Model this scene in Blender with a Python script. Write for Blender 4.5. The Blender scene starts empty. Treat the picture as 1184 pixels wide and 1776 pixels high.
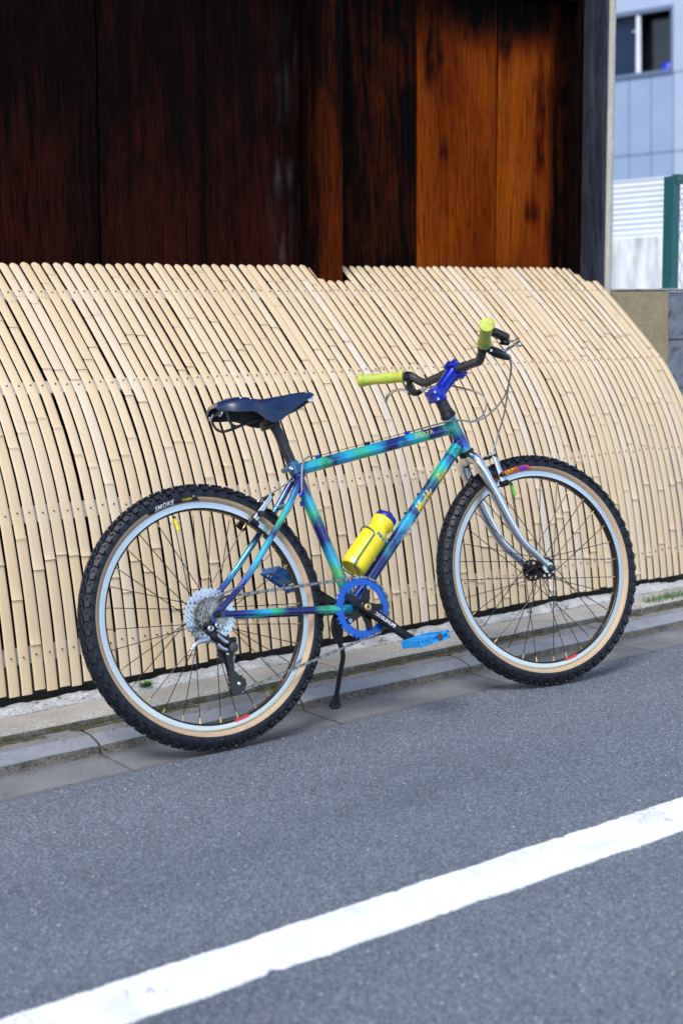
import bpy, bmesh, math, random
from mathutils import Vector, Matrix, noise
random.seed(7)
scn = bpy.context.scene
COL = scn.collection
R = math.radians
PI = math.pi

# ------------------------------------------------------------------ camera
cam_d = bpy.data.cameras.new('camera')
cam = bpy.data.objects.new('camera', cam_d)
COL.objects.link(cam)
cx = Vector((0.80169714, -0.59708792, -0.02770761)).normalized()
cz = Vector((-0.58998792, -0.79789876, 0.12357919)); cz = (cz - cx * cz.dot(cx)).normalized()
cy = cz.cross(cx)
M = Matrix(((cx.x, cy.x, cz.x, 0), (cx.y, cy.y, cz.y, 0), (cx.z, cy.z, cz.z, 1.01533), (0, 0, 0, 1)))
cam.matrix_world = M
cam_d.sensor_fit = 'VERTICAL'; cam_d.sensor_height = 36; cam_d.sensor_width = 24
cam_d.lens = 49.47
cam_d.clip_start = 0.05; cam_d.clip_end = 500
cam_d.dof.use_dof = True; cam_d.dof.focus_distance = 3.85; cam_d.dof.aperture_fstop = 3.2
scn.camera = cam

# ------------------------------------------------------------------ world, sun, exposure
SUN_DIR = Vector((-0.62, -0.42, 1.0)).normalized()      # towards the sun
w = bpy.data.worlds.new("World"); scn.world = w; w.use_nodes = True
nt = w.node_tree; nt.nodes.clear()
sky = nt.nodes.new('ShaderNodeTexSky'); sky.sky_type = 'NISHITA'; sky.sun_disc = False
sky.sun_elevation = math.asin(SUN_DIR.z)
sky.sun_rotation = math.atan2(SUN_DIR.x, SUN_DIR.y)
sky.air_density = 1.0; sky.dust_density = 1.0; sky.ozone_density = 1.0
bg = nt.nodes.new('ShaderNodeBackground'); bg.inputs['Strength'].default_value = 0.13
wo = nt.nodes.new('ShaderNodeOutputWorld')
nt.links.new(sky.outputs[0], bg.inputs[0]); nt.links.new(bg.outputs[0], wo.inputs[0])
sl = bpy.data.lights.new('sun', 'SUN'); sl.energy = 1.5; sl.angle = R(24); sl.color = (1.0, 0.96, 0.9)
so = bpy.data.objects.new('sun', sl); COL.objects.link(so)
so.rotation_euler = SUN_DIR.to_track_quat('Z', 'Y').to_euler()
scn.view_settings.view_transform = 'Standard'; scn.view_settings.look = 'None'
scn.view_settings.exposure = 1.10; scn.view_settings.gamma = 1.0
scn.view_settings.use_curve_mapping = False

# ------------------------------------------------------------------ materials
def newmat(name):
    m = bpy.data.materials.new(name); m.use_nodes = True
    t = m.node_tree; t.nodes.clear()
    b = t.nodes.new('ShaderNodeBsdfPrincipled'); o = t.nodes.new('ShaderNodeOutputMaterial')
    t.links.new(b.outputs[0], o.inputs[0])
    return m, t, b
def N(t, kind, **kw):
    n = t.nodes.new(kind)
    for k, v in kw.items():
        if k in ('ins',):
            for a, c in v.items(): n.inputs[a].default_value = c
        else: setattr(n, k, v)
    return n
def L(t, a, b): t.links.new(a, b)
def ramp(t, fac, stops, mode='LINEAR'):
    n = t.nodes.new('ShaderNodeValToRGB'); n.color_ramp.interpolation = mode
    e = n.color_ramp.elements
    while len(e) < len(stops): e.new(0.5)
    for i, (p, c) in enumerate(stops):
        e[i].position = p; e[i].color = tuple(c) + (1,) if len(c) == 3 else c
    if fac is not None: L(t, fac, n.inputs[0])
    return n
def mixc(t, fac, a, b, mode='MIX'):
    n = t.nodes.new('ShaderNodeMix'); n.data_type = 'RGBA'; n.blend_type = mode
    for i, v in ((0, fac), (6, a), (7, b)):
        if v is None: continue
        if isinstance(v, (int, float)): n.inputs[i].default_value = v
        elif isinstance(v, tuple): n.inputs[i].default_value = v if len(v) == 4 else v + (1,)
        else: L(t, v, n.inputs[i])
    return n.outputs[2]
def math_(t, op, a, b=0.0, clamp=False):
    n = t.nodes.new('ShaderNodeMath'); n.operation = op; n.use_clamp = clamp
    for i, v in ((0, a), (1, b)):
        if isinstance(v, (int, float)): n.inputs[i].default_value = v
        else: L(t, v, n.inputs[i])
    return n.outputs[0]
def coord(t, kind='Object', scale=(1, 1, 1)):
    c = t.nodes.new('ShaderNodeTexCoord'); mp = t.nodes.new('ShaderNodeMapping')
    mp.inputs['Scale'].default_value = scale
    L(t, c.outputs[kind], mp.inputs[0]); return mp.outputs[0]
def geo_pos(t, scale=(1, 1, 1)):
    c = t.nodes.new('ShaderNodeNewGeometry'); mp = t.nodes.new('ShaderNodeMapping')
    mp.inputs['Scale'].default_value = scale
    L(t, c.outputs['Position'], mp.inputs[0]); return mp.outputs[0]
def noise_(t, vec, scale, detail=4, rough=0.55, dist=0.0):
    n = t.nodes.new('ShaderNodeTexNoise'); n.inputs['Scale'].default_value = scale
    n.inputs['Detail'].default_value = detail; n.inputs['Roughness'].default_value = rough
    n.inputs['Distortion'].default_value = dist
    L(t, vec, n.inputs['Vector']); return n.outputs['Fac']
def bump(t, b, h, strength=0.3, dist=0.002):
    n = t.nodes.new('ShaderNodeBump'); n.inputs['Strength'].default_value = strength
    n.inputs['Distance'].default_value = dist; L(t, h, n.inputs['Height']); L(t, n.outputs[0], b.inputs['Normal'])
def simple(name, col, rough=0.5, metal=0.0, var=0.12, nscale=60, bs=0.0, bd=0.0005, coat=0.0, dirt=None):
    m, t, b = newmat(name)
    p = coord(t)
    n = noise_(t, p, nscale, 4)
    lo = tuple(c * (1 - var) for c in col); hi = tuple(min(1, c * (1 + var)) for c in col)
    r = ramp(t, n, [(0.3, lo), (0.7, hi)])
    out = r.outputs[0]
    if dirt:
        n2 = noise_(t, p, nscale * 0.35, 6, 0.7)
        f = ramp(t, n2, [(0.5, (0, 0, 0)), (0.68, (1, 1, 1))]).outputs[0]
        out = mixc(t, f, out, dirt)
    L(t, out, b.inputs['Base Color'])
    b.inputs['Metallic'].default_value = metal
    rr = N(t, 'ShaderNodeMapRange', ins={1: 0.3, 2: 0.7, 3: max(0.03, rough * 0.85), 4: min(1, rough * 1.15)})
    L(t, n, rr.inputs[0]); L(t, rr.outputs[0], b.inputs['Roughness'])
    if coat: b.inputs['Coat Weight'].default_value = coat; b.inputs['Coat Roughness'].default_value = 0.06
    if bs: bump(t, b, n, bs, bd)
    return m

def asphalt_mat():
    m, t, b = newmat('asphalt')
    p = geo_pos(t)
    big = noise_(t, geo_pos(t, (0.5, 1.3, 1)), 1.6, 6, 0.62)
    fine = noise_(t, p, 420, 3, 0.7)
    v = t.nodes.new('ShaderNodeTexVoronoi'); v.feature = 'F1'; v.inputs['Scale'].default_value = 300; L(t, p, v.inputs['Vector'])
    v2 = t.nodes.new('ShaderNodeTexVoronoi'); v2.feature = 'F1'; v2.inputs['Scale'].default_value = 120; L(t, p, v2.inputs['Vector'])
    base = ramp(t, big, [(0.28, (0.112, 0.130, 0.164)), (0.5, (0.150, 0.171, 0.210)), (0.72, (0.176, 0.197, 0.237))]).outputs[0]
    sep = t.nodes.new('ShaderNodeSeparateColor'); L(t, v.outputs['Color'], sep.inputs[0])
    sep2 = t.nodes.new('ShaderNodeSeparateColor'); L(t, v2.outputs['Color'], sep2.inputs[0])
    g = ramp(t, sep.outputs[0], [(0.0, (0.5, 0.5, 0.51)), (0.5, (0.92, 0.92, 0.93)), (0.88, (1.35, 1.35, 1.35)), (1.0, (2.0, 1.98, 1.92))]).outputs[0]
    c = mixc(t, 1.0, base, g, 'MULTIPLY')
    # dark pores between the stones
    po = ramp(t, v.outputs['Distance'], [(0.42, (1, 1, 1)), (0.62, (0.55, 0.55, 0.56))]).outputs[0]
    c = mixc(t, 1.0, c, po, 'MULTIPLY')
    # single pale and tan stones showing through the binder
    st = math_(t, 'MULTIPLY', math_(t, 'GREATER_THAN', sep2.outputs[1], 0.94), math_(t, 'LESS_THAN', v2.outputs['Distance'], 0.30))
    stc = ramp(t, sep2.outputs[0], [(0.2, (0.30, 0.30, 0.31)), (0.7, (0.26, 0.22, 0.17)), (0.97, (0.62, 0.62, 0.62))]).outputs[0]
    c = mixc(t, st, c, stc)
    # a few old dark drips
    dn = noise_(t, p, 5.5, 3, 0.5)
    df = ramp(t, dn, [(0.70, (0, 0, 0)), (0.76, (1, 1, 1))]).outputs[0]
    c = mixc(t, math_(t, 'MULTIPLY', df, 0.35), c, (0.05, 0.052, 0.06))
    L(t, c, b.inputs['Base Color']); b.inputs['Roughness'].default_value = 0.82
    h = math_(t, 'ADD', math_(t, 'MULTIPLY', sep.outputs[0], 0.6), v.outputs['Distance'])
    bump(t, b, h, 0.6, 0.0018)
    return m
def concrete_mat(name, lo, hi, speck=0.5, moss=None, scale=1.0, bs=0.4, streak=False, grit=260):
    m, t, b = newmat(name)
    p = geo_pos(t)
    n = noise_(t, p, 5 * scale, 6, 0.65)
    base = ramp(t, n, [(0.3, lo), (0.7, hi)]).outputs[0]
    f = noise_(t, p, grit, 3, 0.7)
    g = ramp(t, f, [(0.25, (1 - speck,) * 3), (0.75, (1 + speck,) * 3)]).outputs[0]
    c = mixc(t, 1.0, base, g, 'MULTIPLY')
    if moss:
        mn = noise_(t, p, 22, 6, 0.7)
        mf = ramp(t, mn, [(moss[1], (0, 0, 0)), (moss[1] + 0.1, (1, 1, 1))]).outputs[0]
        c = mixc(t, mf, c, moss[0])
    if streak:
        q = geo_pos(t, (2.2, 2.2, 0.35)); sn = noise_(t, q, 3, 5, 0.6)
        sf = ramp(t, sn, [(0.42, (0, 0, 0)), (0.62, (1, 1, 1))]).outputs[0]
        c = mixc(t, sf, c, streak)
    L(t, c, b.inputs['Base Color']); b.inputs['Roughness'].default_value = 0.85
    bump(t, b, f, bs, 0.002)
    return m
def paint_line_mat():
    m, t, b = newmat('road_paint')
    p = geo_pos(t)
    n = noise_(t, p, 9, 6, 0.65)
    c = ramp(t, n, [(0.28, (0.58, 0.59, 0.60)), (0.5, (0.72, 0.72, 0.72))]).outputs[0]
    cr = t.nodes.new('ShaderNodeTexVoronoi'); cr.feature = 'DISTANCE_TO_EDGE'; cr.inputs['Scale'].default_value = 9
    q = mixc(t, 0.12, p, None)
    wn = t.nodes.new('ShaderNodeTexNoise'); wn.inputs['Scale'].default_value = 14; L(t, p, wn.inputs['Vector'])
    add = t.nodes.new('ShaderNodeVectorMath'); add.operation = 'MULTIPLY_ADD'
    L(t, wn.outputs['Color'], add.inputs[0]); add.inputs[1].default_value = (0.12, 0.12, 0.12); L(t, p, add.inputs[2])
    L(t, add.outputs[0], cr.inputs['Vector'])
    gate = ramp(t, noise_(t, p, 3.3, 2), [(0.60, (0, 0, 0)), (0.62, (1, 1, 1))]).outputs[0]
    line = math_(t, 'LESS_THAN', cr.outputs[0], 0.006)
    c = mixc(t, math_(t, 'MULTIPLY', line, gate), c, (0.14, 0.15, 0.17))
    sp_ = math_(t, 'GREATER_THAN', math_(t, 'ADD', noise_(t, p, 210, 3, 0.7), math_(t, 'MULTIPLY', noise_(t, p, 6, 4, 0.6), 0.55)), 0.985)
    c = mixc(t, math_(t, 'MULTIPLY', sp_, 0.8), c, (0.20, 0.21, 0.23))
    L(t, c, b.inputs['Base Color']); b.inputs['Roughness'].default_value = 0.7
    bump(t, b, noise_(t, p, 160, 3), 0.35, 0.0015)
    return m
def bamboo_mat():
    m, t, b = newmat('bamboo')
    oi = t.nodes.new('ShaderNodeObjectInfo')
    p = geo_pos(t, (90, 5, 5))
    at = t.nodes.new('ShaderNodeAttribute'); at.attribute_name = 'tone'
    sp = t.nodes.new('ShaderNodeSeparateColor'); L(t, at.outputs['Color'], sp.inputs[0])
    hue = ramp(t, sp.outputs[1], [(0.0, (0.63, 0.470, 0.285)), (0.45, (0.650, 0.505, 0.335)), (0.8, (0.655, 0.53, 0.385)), (1.0, (0.63, 0.525, 0.425))]).outputs[0]
    n = noise_(t, p, 3, 5, 0.6, 0.3)
    gr = ramp(t, n, [(0.3, (0.94, 0.93, 0.91)), (0.7, (1.04, 1.04, 1.04))]).outputs[0]
    c = mixc(t, 1.0, hue, gr, 'MULTIPLY')
    wz = noise_(t, geo_pos(t, (26, 3, 2.2)), 1.0, 5, 0.6)
    wf = ramp(t, wz, [(0.52, (0, 0, 0)), (0.75, (1, 1, 1))]).outputs[0]
    c = mixc(t, math_(t, 'MULTIPLY', wf, 0.4), c, (0.47, 0.37, 0.27))
    # fine blemishes
    q = geo_pos(t, (1, 1, 0.6)); n2 = noise_(t, q, 55, 5, 0.7)
    bl = ramp(t, n2, [(0.66, (0, 0, 0)), (0.76, (1, 1, 1))]).outputs[0]
    c = mixc(t, math_(t, 'MULTIPLY', bl, 0.45), c, (0.30, 0.20, 0.12))
    c = mixc(t, sp.outputs[0], c, (0.26, 0.18, 0.135))     # brown node ring, with shading painted in below its ridge
    c = mixc(t, sp.outputs[2], c, (0.20, 0.13, 0.085))       # sawn edge / end grain, colour darkened to deepen the gaps
    L(t, c, b.inputs['Base Color']); b.inputs['Roughness'].default_value = 0.42
    b.inputs['Specular IOR Level'].default_value = 0.4
    bump(t, b, n, 0.15, 0.0006)
    return m
def wood_mat(name, dark, mid, light, gloss=0.42):
    m, t, b = newmat(name)
    at = t.nodes.new('ShaderNodeAttribute'); at.attribute_name = 'wear_shade'  # board staining together with shade painted into the tone
    sp = t.nodes.new('ShaderNodeSeparateColor'); L(t, at.outputs['Color'], sp.inputs[0])
    oi = t.nodes.new('ShaderNodeObjectInfo')
    c0 = t.nodes.new('ShaderNodeNewGeometry')
    off = t.nodes.new('ShaderNodeVectorMath'); off.operation = 'MULTIPLY_ADD'
    L(t, c0.outputs['Position'], off.inputs[0]); off.inputs[1].default_value = (1, 1, 0.045)
    cb = t.nodes.new('ShaderNodeCombineXYZ'); L(t, math_(t, 'MULTIPLY', oi.outputs['Random'], 9.0), cb.inputs[0]); L(t, oi.outputs['Random'], cb.inputs[2])
    L(t, cb.outputs[0], off.inputs[2])
    p = off.outputs[0]
    grain = noise_(t, p, 190, 5, 0.7, 0.4)
    band = noise_(t, p, 26, 6, 0.66, 0.7)
    q = t.nodes.new('ShaderNodeVectorMath'); q.operation = 'MULTIPLY_ADD'
    L(t, c0.outputs['Position'], q.inputs[0]); q.inputs[1].default_value = (1, 1, 0.45); L(t, cb.outputs[0], q.inputs[2])
    patch = noise_(t, q.outputs[0], 7, 6, 0.65, 0.8)
    f = math_(t, 'ADD', math_(t, 'MULTIPLY', band, 0.55), math_(t, 'MULTIPLY', grain, 0.45))
    f = math_(t, 'ADD', f, math_(t, 'MULTIPLY', math_(t, 'SUBTRACT', patch, 0.5), 0.45))
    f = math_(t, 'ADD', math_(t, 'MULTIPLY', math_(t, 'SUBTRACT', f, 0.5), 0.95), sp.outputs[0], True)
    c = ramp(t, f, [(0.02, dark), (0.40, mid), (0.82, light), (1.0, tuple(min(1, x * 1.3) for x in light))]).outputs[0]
    gd = ramp(t, grain, [(0.36, (0.24, 0.20, 0.19)), (0.50, (1.08, 1.08, 1.08))]).outputs[0]
    c = mixc(t, 0.85, c, gd, 'MULTIPLY')
    # pale bloom (dried resin and scuffs)
    sw = t.nodes.new('ShaderNodeTexWave'); sw.inputs['Scale'].default_value = 7; sw.inputs['Distortion'].default_value = 9
    sw.inputs['Detail'].default_value = 4; L(t, q.outputs[0], sw.inputs['Vector'])
    bm_ = math_(t, 'MULTIPLY', math_(t, 'MULTIPLY', sp.outputs[1], sw.outputs['Fac']), noise_(t, q.outputs[0], 30, 5, 0.7))
    c = mixc(t, math_(t, 'MULTIPLY', bm_, 0.42, True), c, (0.12, 0.14, 0.17))
    L(t, c, b.inputs['Base Color'])
    b.inputs['Specular IOR Level'].default_value = 0.02
    rr = N(t, 'ShaderNodeMapRange', ins={1: 0.3, 2: 0.7, 3: gloss, 4: gloss + 0.3}); L(t, grain, rr.inputs[0]); L(t, rr.outputs[0], b.inputs['Roughness'])
    bump(t, b, grain, 0.35, 0.0012)
    return m
NAVY = (0.001, 0.008, 0.125); BLUE = (0.006, 0.085, 0.46); CYAN = (0.006, 0.37, 0.56); TEAL = (0.004, 0.17, 0.24); GREEN = (0.03, 0.42, 0.20); PURP = (0.003, 0.012, 0.20); LIME = (0.10, 0.52, 0.12)
def fade_mat(name, stops):
    """sprayed colour fade running along the tube, with soft blotches"""
    m, t, b = newmat(name)
    uv = t.nodes.new('ShaderNodeUVMap'); uv.uv_map = 'UVMap'
    sx = t.nodes.new('ShaderNodeSeparateXYZ'); L(t, uv.outputs[0], sx.inputs[0])
    p = coord(t)
    n = noise_(t, p, 21, 2, 0.5)
    f = math_(t, 'ADD', sx.outputs[0], math_(t, 'MULTIPLY', math_(t, 'SUBTRACT', n, 0.5), 0.24))
    c = ramp(t, f, stops, 'LINEAR').outputs[0]
    # navy overspray on the upper side of the tube
    s = t.nodes.new('ShaderNodeSeparateXYZ')
    n2 = noise_(t, p, 9, 2, 0.5)
    g = ramp(t, n2, [(0.52, (0, 0, 0)), (0.68, (1, 1, 1))]).outputs[0]
    c = mixc(t, math_(t, 'MULTIPLY', g, 0.7), c, NAVY)
    L(t, c, b.inputs['Base Color']); b.inputs['Roughness'].default_value = 0.22
    b.inputs['Metallic'].default_value = 0.25
    b.inputs['Coat Weight'].default_value = 0.9; b.inputs['Coat Roughness'].default_value = 0.05
    n3 = noise_(t, p, 220, 3); bump(t, b, n3, 0.04, 0.0003)
    return m
def brushed(name, col, rough, var=0.2):
    m, t, b = newmat(name)
    p = coord(t); n = noise_(t, p, 35, 5, 0.6)
    L(t, ramp(t, n, [(0.3, tuple(x * (1 - var) for x in col)), (0.7, col)]).outputs[0], b.inputs['Base Color'])
    b.inputs['Metallic'].default_value = 1.0
    rr = N(t, 'ShaderNodeMapRange', ins={1: 0.3, 2: 0.7, 3: rough * 0.7, 4: rough * 1.3}); L(t, n, rr.inputs[0]); L(t, rr.outputs[0], b.inputs['Roughness'])
    return m
def grip_mat():
    m, t, b = newmat('marbled_rubber')
    p = coord(t); n = noise_(t, p, 26, 3, 0.6, 1.5)
    c = ramp(t, n, [(0.25, (0.10, 0.32, 0.08)), (0.42, (0.33, 0.44, 0.05)), (0.56, (0.46, 0.50, 0.06)), (0.70, (0.50, 0.36, 0.07)), (0.80, (0.22, 0.40, 0.07))]).outputs[0]
    L(t, c, b.inputs['Base Color']); b.inputs['Roughness'].default_value = 0.55
    bump(t, b, noise_(t, p, 180, 3), 0.3, 0.0006)
    return m
MAT = {}
MAT['asphalt'] = asphalt_mat()
def gutter_mat():
    m = concrete_mat('gutter_concrete', (0.118, 0.121, 0.128), (0.185, 0.188, 0.196), 0.38, None, 1.4, 0.4, grit=260)
    t = m.node_tree; b = t.nodes['Principled BSDF']; src = b.inputs['Base Color'].links[0].from_socket
    g = t.nodes.new('ShaderNodeNewGeometry'); sx = t.nodes.new('ShaderNodeSeparateXYZ'); L(t, g.outputs['Position'], sx.inputs[0])
    p = geo_pos(t)
    # bitumen crumbs trodden over the edge of the gutter, shading painted along the foot of the kerb
    near = N(t, 'ShaderNodeMapRange', ins={1: 2.90, 2: 2.99, 3: 0.62, 4: 0.0}); L(t, sx.outputs[1], near.inputs[0])
    n = noise_(t, p, 240, 4, 0.7)
    k = math_(t, 'GREATER_THAN', math_(t, 'ADD', near.outputs[0], math_(t, 'MULTIPLY', n, 0.55)), 0.62)
    c = mixc(t, math_(t, 'MULTIPLY', k, 0.75), src, (0.085, 0.09, 0.105))
    foot = N(t, 'ShaderNodeMapRange', ins={1: 3.04, 2: 3.10, 3: 0.0, 4: 0.55}); L(t, sx.outputs[1], foot.inputs[0])
    n2 = noise_(t, p, 16, 6, 0.7)
    f2 = ramp(t, math_(t, 'ADD', foot.outputs[0], math_(t, 'MULTIPLY', n2, 0.6)), [(0.45, (0, 0, 0)), (0.75, (1, 1, 1))]).outputs[0]
    c = mixc(t, math_(t, 'MULTIPLY', f2, 0.6), c, (0.075, 0.072, 0.062))
    L(t, c, b.inputs['Base Color']); return m
MAT['gutter'] = gutter_mat()
MAT['kerb'] = concrete_mat('kerb_concrete', (0.13, 0.128, 0.132), (0.20, 0.196, 0.198), 0.5, None, 1.5, 0.35, grit=240)
MAT['kerbbevel'] = concrete_mat('trowelled_concrete', (0.165, 0.175, 0.205), (0.235, 0.245, 0.275), 0.2, None, 2.5, 0.25, grit=240)
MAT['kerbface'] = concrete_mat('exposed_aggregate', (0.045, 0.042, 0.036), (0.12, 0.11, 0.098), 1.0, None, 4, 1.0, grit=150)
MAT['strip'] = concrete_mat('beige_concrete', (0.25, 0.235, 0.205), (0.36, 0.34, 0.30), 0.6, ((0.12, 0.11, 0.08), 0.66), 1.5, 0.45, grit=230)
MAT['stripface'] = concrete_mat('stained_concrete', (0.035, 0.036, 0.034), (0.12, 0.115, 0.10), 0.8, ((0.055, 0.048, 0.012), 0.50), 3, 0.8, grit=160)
MAT['mortar'] = concrete_mat('white_mortar', (0.26, 0.255, 0.25), (0.44, 0.44, 0.435), 0.5, ((0.10, 0.09, 0.07), 0.56), 3, 0.7, grit=130)
MAT['line'] = paint_line_mat()
MAT['bamboo'] = bamboo_mat()
MAT['batten'] = simple('batten_wood', (0.46, 0.40, 0.37), 0.7, 0, 0.2, 40)
MAT['nail'] = simple('rusty_nail', (0.035, 0.02, 0.012), 0.7, 0.3, 0.3, 200)
MAT['board'] = wood_mat('sooty_board', (0.0040, 0.0020, 0.0018), (0.044, 0.0068, 0.0030), (0.12, 0.020, 0.004))
MAT['boardwarm'] = wood_mat('varnished_board', (0.0024, 0.0014, 0.0012), (0.105, 0.0155, 0.0010), (0.205, 0.044, 0.0028))
MAT['greywood'] = wood_mat('weathered_post', (0.02, 0.022, 0.03), (0.07, 0.075, 0.10), (0.22, 0.23, 0.29), 0.6)
MAT['stucco'] = concrete_mat('beige_stucco', (0.27, 0.21, 0.118), (0.34, 0.275, 0.16), 0.25, None, 1.5, 0.9, grit=90)
MAT['stuccopale'] = concrete_mat('pale_stucco', (0.40, 0.37, 0.31), (0.50, 0.47, 0.40), 0.2, None, 1.5, 0.9, grit=90)
MAT['block'] = concrete_mat('grey_block', (0.10, 0.11, 0.14), (0.24, 0.26, 0.31), 0.35, ((0.06, 0.065, 0.08), 0.55), 2, 0.5, grit=160)
MAT['soil'] = concrete_mat('soil', (0.05, 0.045, 0.04), (0.09, 0.08, 0.07), 0.5)
MAT['mossbrown'] = simple('brown_moss', (0.075, 0.045, 0.014), 0.95, 0, 0.5, 60, 0.6, 0.002)
MAT['moss'] = simple('moss', (0.075, 0.060, 0.015), 0.95, 0, 0.6, 60, 0.6, 0.002)
MAT['leaf'] = simple('leaf', (0.07, 0.17, 0.035), 0.6, 0, 0.35, 30)
MAT['greensteel'] = simple('green_painted_steel', (0.012, 0.105, 0.115), 0.4, 0.1, 0.15, 20, dirt=(0.02, 0.085, 0.10))
MAT['rust'] = simple('rusty_bolt', (0.25, 0.10, 0.06), 0.8, 0.2, 0.3, 90)
MAT['wire'] = simple('fence_wire', (0.10, 0.20, 0.21), 0.45, 0.3)
MAT['bgconcrete'] = concrete_mat('streaked_concrete', (0.62, 0.64, 0.66), (0.78, 0.79, 0.80), 0.08, None, 0.6, 0.1, streak=(0.30, 0.31, 0.32))
MAT['whitemetal'] = simple('white_slat_metal', (0.66, 0.69, 0.76), 0.5, 0.0, 0.05, 4)
MAT['panel'] = simple('blue_grey_panel', (0.235, 0.315, 0.47), 0.5, 0.0, 0.06, 2)
MAT['panellight'] = simple('pale_blue_panel', (0.34, 0.41, 0.55), 0.5, 0.0, 0.06, 2)
MAT['joint'] = simple('panel_joint', (0.10, 0.14, 0.24), 0.7)
MAT['windark'] = simple('dark_glass', (0.006, 0.008, 0.012), 0.15, 0, 0.1, 4)
MAT['winblue'] = simple('blue_glass', (0.012, 0.024, 0.06), 0.2, 0, 0.2, 3)
MAT['winblue'].node_tree.nodes['Principled BSDF'].inputs['Specular IOR Level'].default_value = 0.15
MAT['blueball'] = simple('blue_plastic', (0.01, 0.03, 0.5), 0.4)
# bicycle
MAT['rubber'] = simple('tyre_rubber', (0.007, 0.009, 0.016), 0.5, 0, 0.35, 50, 0.3, 0.0006)
MAT['rubber'].node_tree.nodes['Principled BSDF'].inputs['Specular IOR Level'].default_value = 0.38
MAT['tan'] = simple('tan_sidewall', (0.42, 0.29, 0.175), 0.6, 0, 0.10, 120, 0.15, 0.0003)
MAT['rimsilver'] = brushed('brake_track', (0.82, 0.83, 0.86), 0.38, 0.12)
def track_mat():
    m, t, b = newmat('brake_track')
    b.inputs['Base Color'].default_value = (0.70, 0.69, 0.67, 1); b.inputs['Metallic'].default_value = 1.0; b.inputs['Roughness'].default_value = 0.26
    b.inputs['Anisotropic'].default_value = 0.85
    tg = t.nodes.new('ShaderNodeTangent'); tg.direction_type = 'RADIAL'; tg.axis = 'Y'; L(t, tg.outputs[0], b.inputs['Tangent'])
    return m
MAT['rimsilver'] = track_mat()
MAT['black'] = simple('black_metal', (0.012, 0.012, 0.015), 0.33, 0.4, 0.2, 60)
MAT['satin'] = simple('satin_black', (0.016, 0.016, 0.019), 0.45, 0.0, 0.2, 60)
MAT['chrome'] = brushed('chrome', (0.80, 0.82, 0.86), 0.10, 0.06)
MAT['silver'] = brushed('polished_aluminium', (0.72, 0.73, 0.76), 0.25, 0.1)
MAT['chainm'] = brushed('chain_steel', (0.50, 0.49, 0.47), 0.35, 0.3)
MAT['chaindark'] = brushed('dark_chain_plate', (0.20, 0.19, 0.18), 0.35, 0.3)  # darker plates on alternate links, for contrast along the chain
MAT['cassette'] = brushed('cassette_steel', (0.78, 0.81, 0.87), 0.30, 0.15)
MAT['cassette2'] = brushed('worn_sprocket_steel', (0.56, 0.52, 0.47), 0.38, 0.35)
MAT['brass'] = simple('brass', (0.72, 0.50, 0.20), 0.3, 0.9, 0.1)
MAT['bluering'] = simple('blue_anodised', (0.003, 0.095, 0.46), 0.32, 0.35, 0.12, 40, coat=0.2)
MAT['bluestem'] = simple('royal_blue_anodised', (0.003, 0.022, 0.38), 0.30, 0.45, 0.15, 40, coat=0.4)
MAT['bluepedal'] = simple('sky_blue_plastic', (0.012, 0.26, 0.62), 0.42, 0.0, 0.08, 60)
MAT['bluepedal2'] = simple('deep_blue_plastic', (0.008, 0.13, 0.42), 0.42, 0.0, 0.08, 60)
MAT['leather'] = simple('navy_leather', (0.006, 0.018, 0.065), 0.34, 0.0, 0.18, 50, 0.08, 0.0004)
MAT['darkunder'] = simple('saddle_underside', (0.004, 0.010, 0.022), 0.6)
MAT['spoke'] = simple('black_spoke', (0.02, 0.02, 0.024), 0.35, 0.5)
MAT['grip'] = grip_mat()
MAT['bar'] = simple('charcoal_bar', (0.045, 0.043, 0.045), 0.42, 0.25, 0.15, 30)
MAT['cable'] = simple('grey_cable_housing', (0.20, 0.19, 0.19), 0.35, 0.2, 0.1)
MAT['cableblack'] = simple('black_cable', (0.02, 0.02, 0.025), 0.4)
MAT['yellow'] = simple('yellow_plastic', (0.78, 0.60, 0.015), 0.36, 0, 0.04, 20)
MAT['yellowcap'] = simple('yellow_cap', (0.80, 0.66, 0.01), 0.4)
MAT['greencap'] = simple('green_cap', (0.08, 0.52, 0.02), 0.4)
MAT['lidblue'] = simple('blue_lid', (0.004, 0.009, 0.24), 0.34, 0, 0.06)
MAT['cage'] = simple('teal_wire', (0.02, 0.12, 0.16), 0.35, 0.4)
MAT['gold'] = simple('gold_print', (0.62, 0.42, 0.03), 0.35, 0.15, 0.25, 70)
MAT['white'] = simple('white_print', (0.75, 0.76, 0.78), 0.5)
MAT['red'] = simple('red_sticker', (0.60, 0.035, 0.04), 0.4)
MAT['orange'] = simple('orange_red_print', (0.72, 0.10, 0.02), 0.5, 0, 0.1)
MAT['purple'] = simple('purple_print', (0.20, 0.03, 0.50), 0.5)
MAT['blackprint'] = simple('black_print', (0.012, 0.012, 0.012), 0.5)
MAT['yellowprint'] = simple('yellow_print', (0.72, 0.62, 0.03), 0.5)
MAT['blueprint'] = simple('blue_print', (0.02, 0.16, 0.30), 0.5)
MAT['whitesticker'] = simple('white_sticker', (0.55, 0.56, 0.58), 0.4)
MAT['rubbergrey'] = simple('grey_rubber_cap', (0.035, 0.038, 0.048), 0.5)

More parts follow.
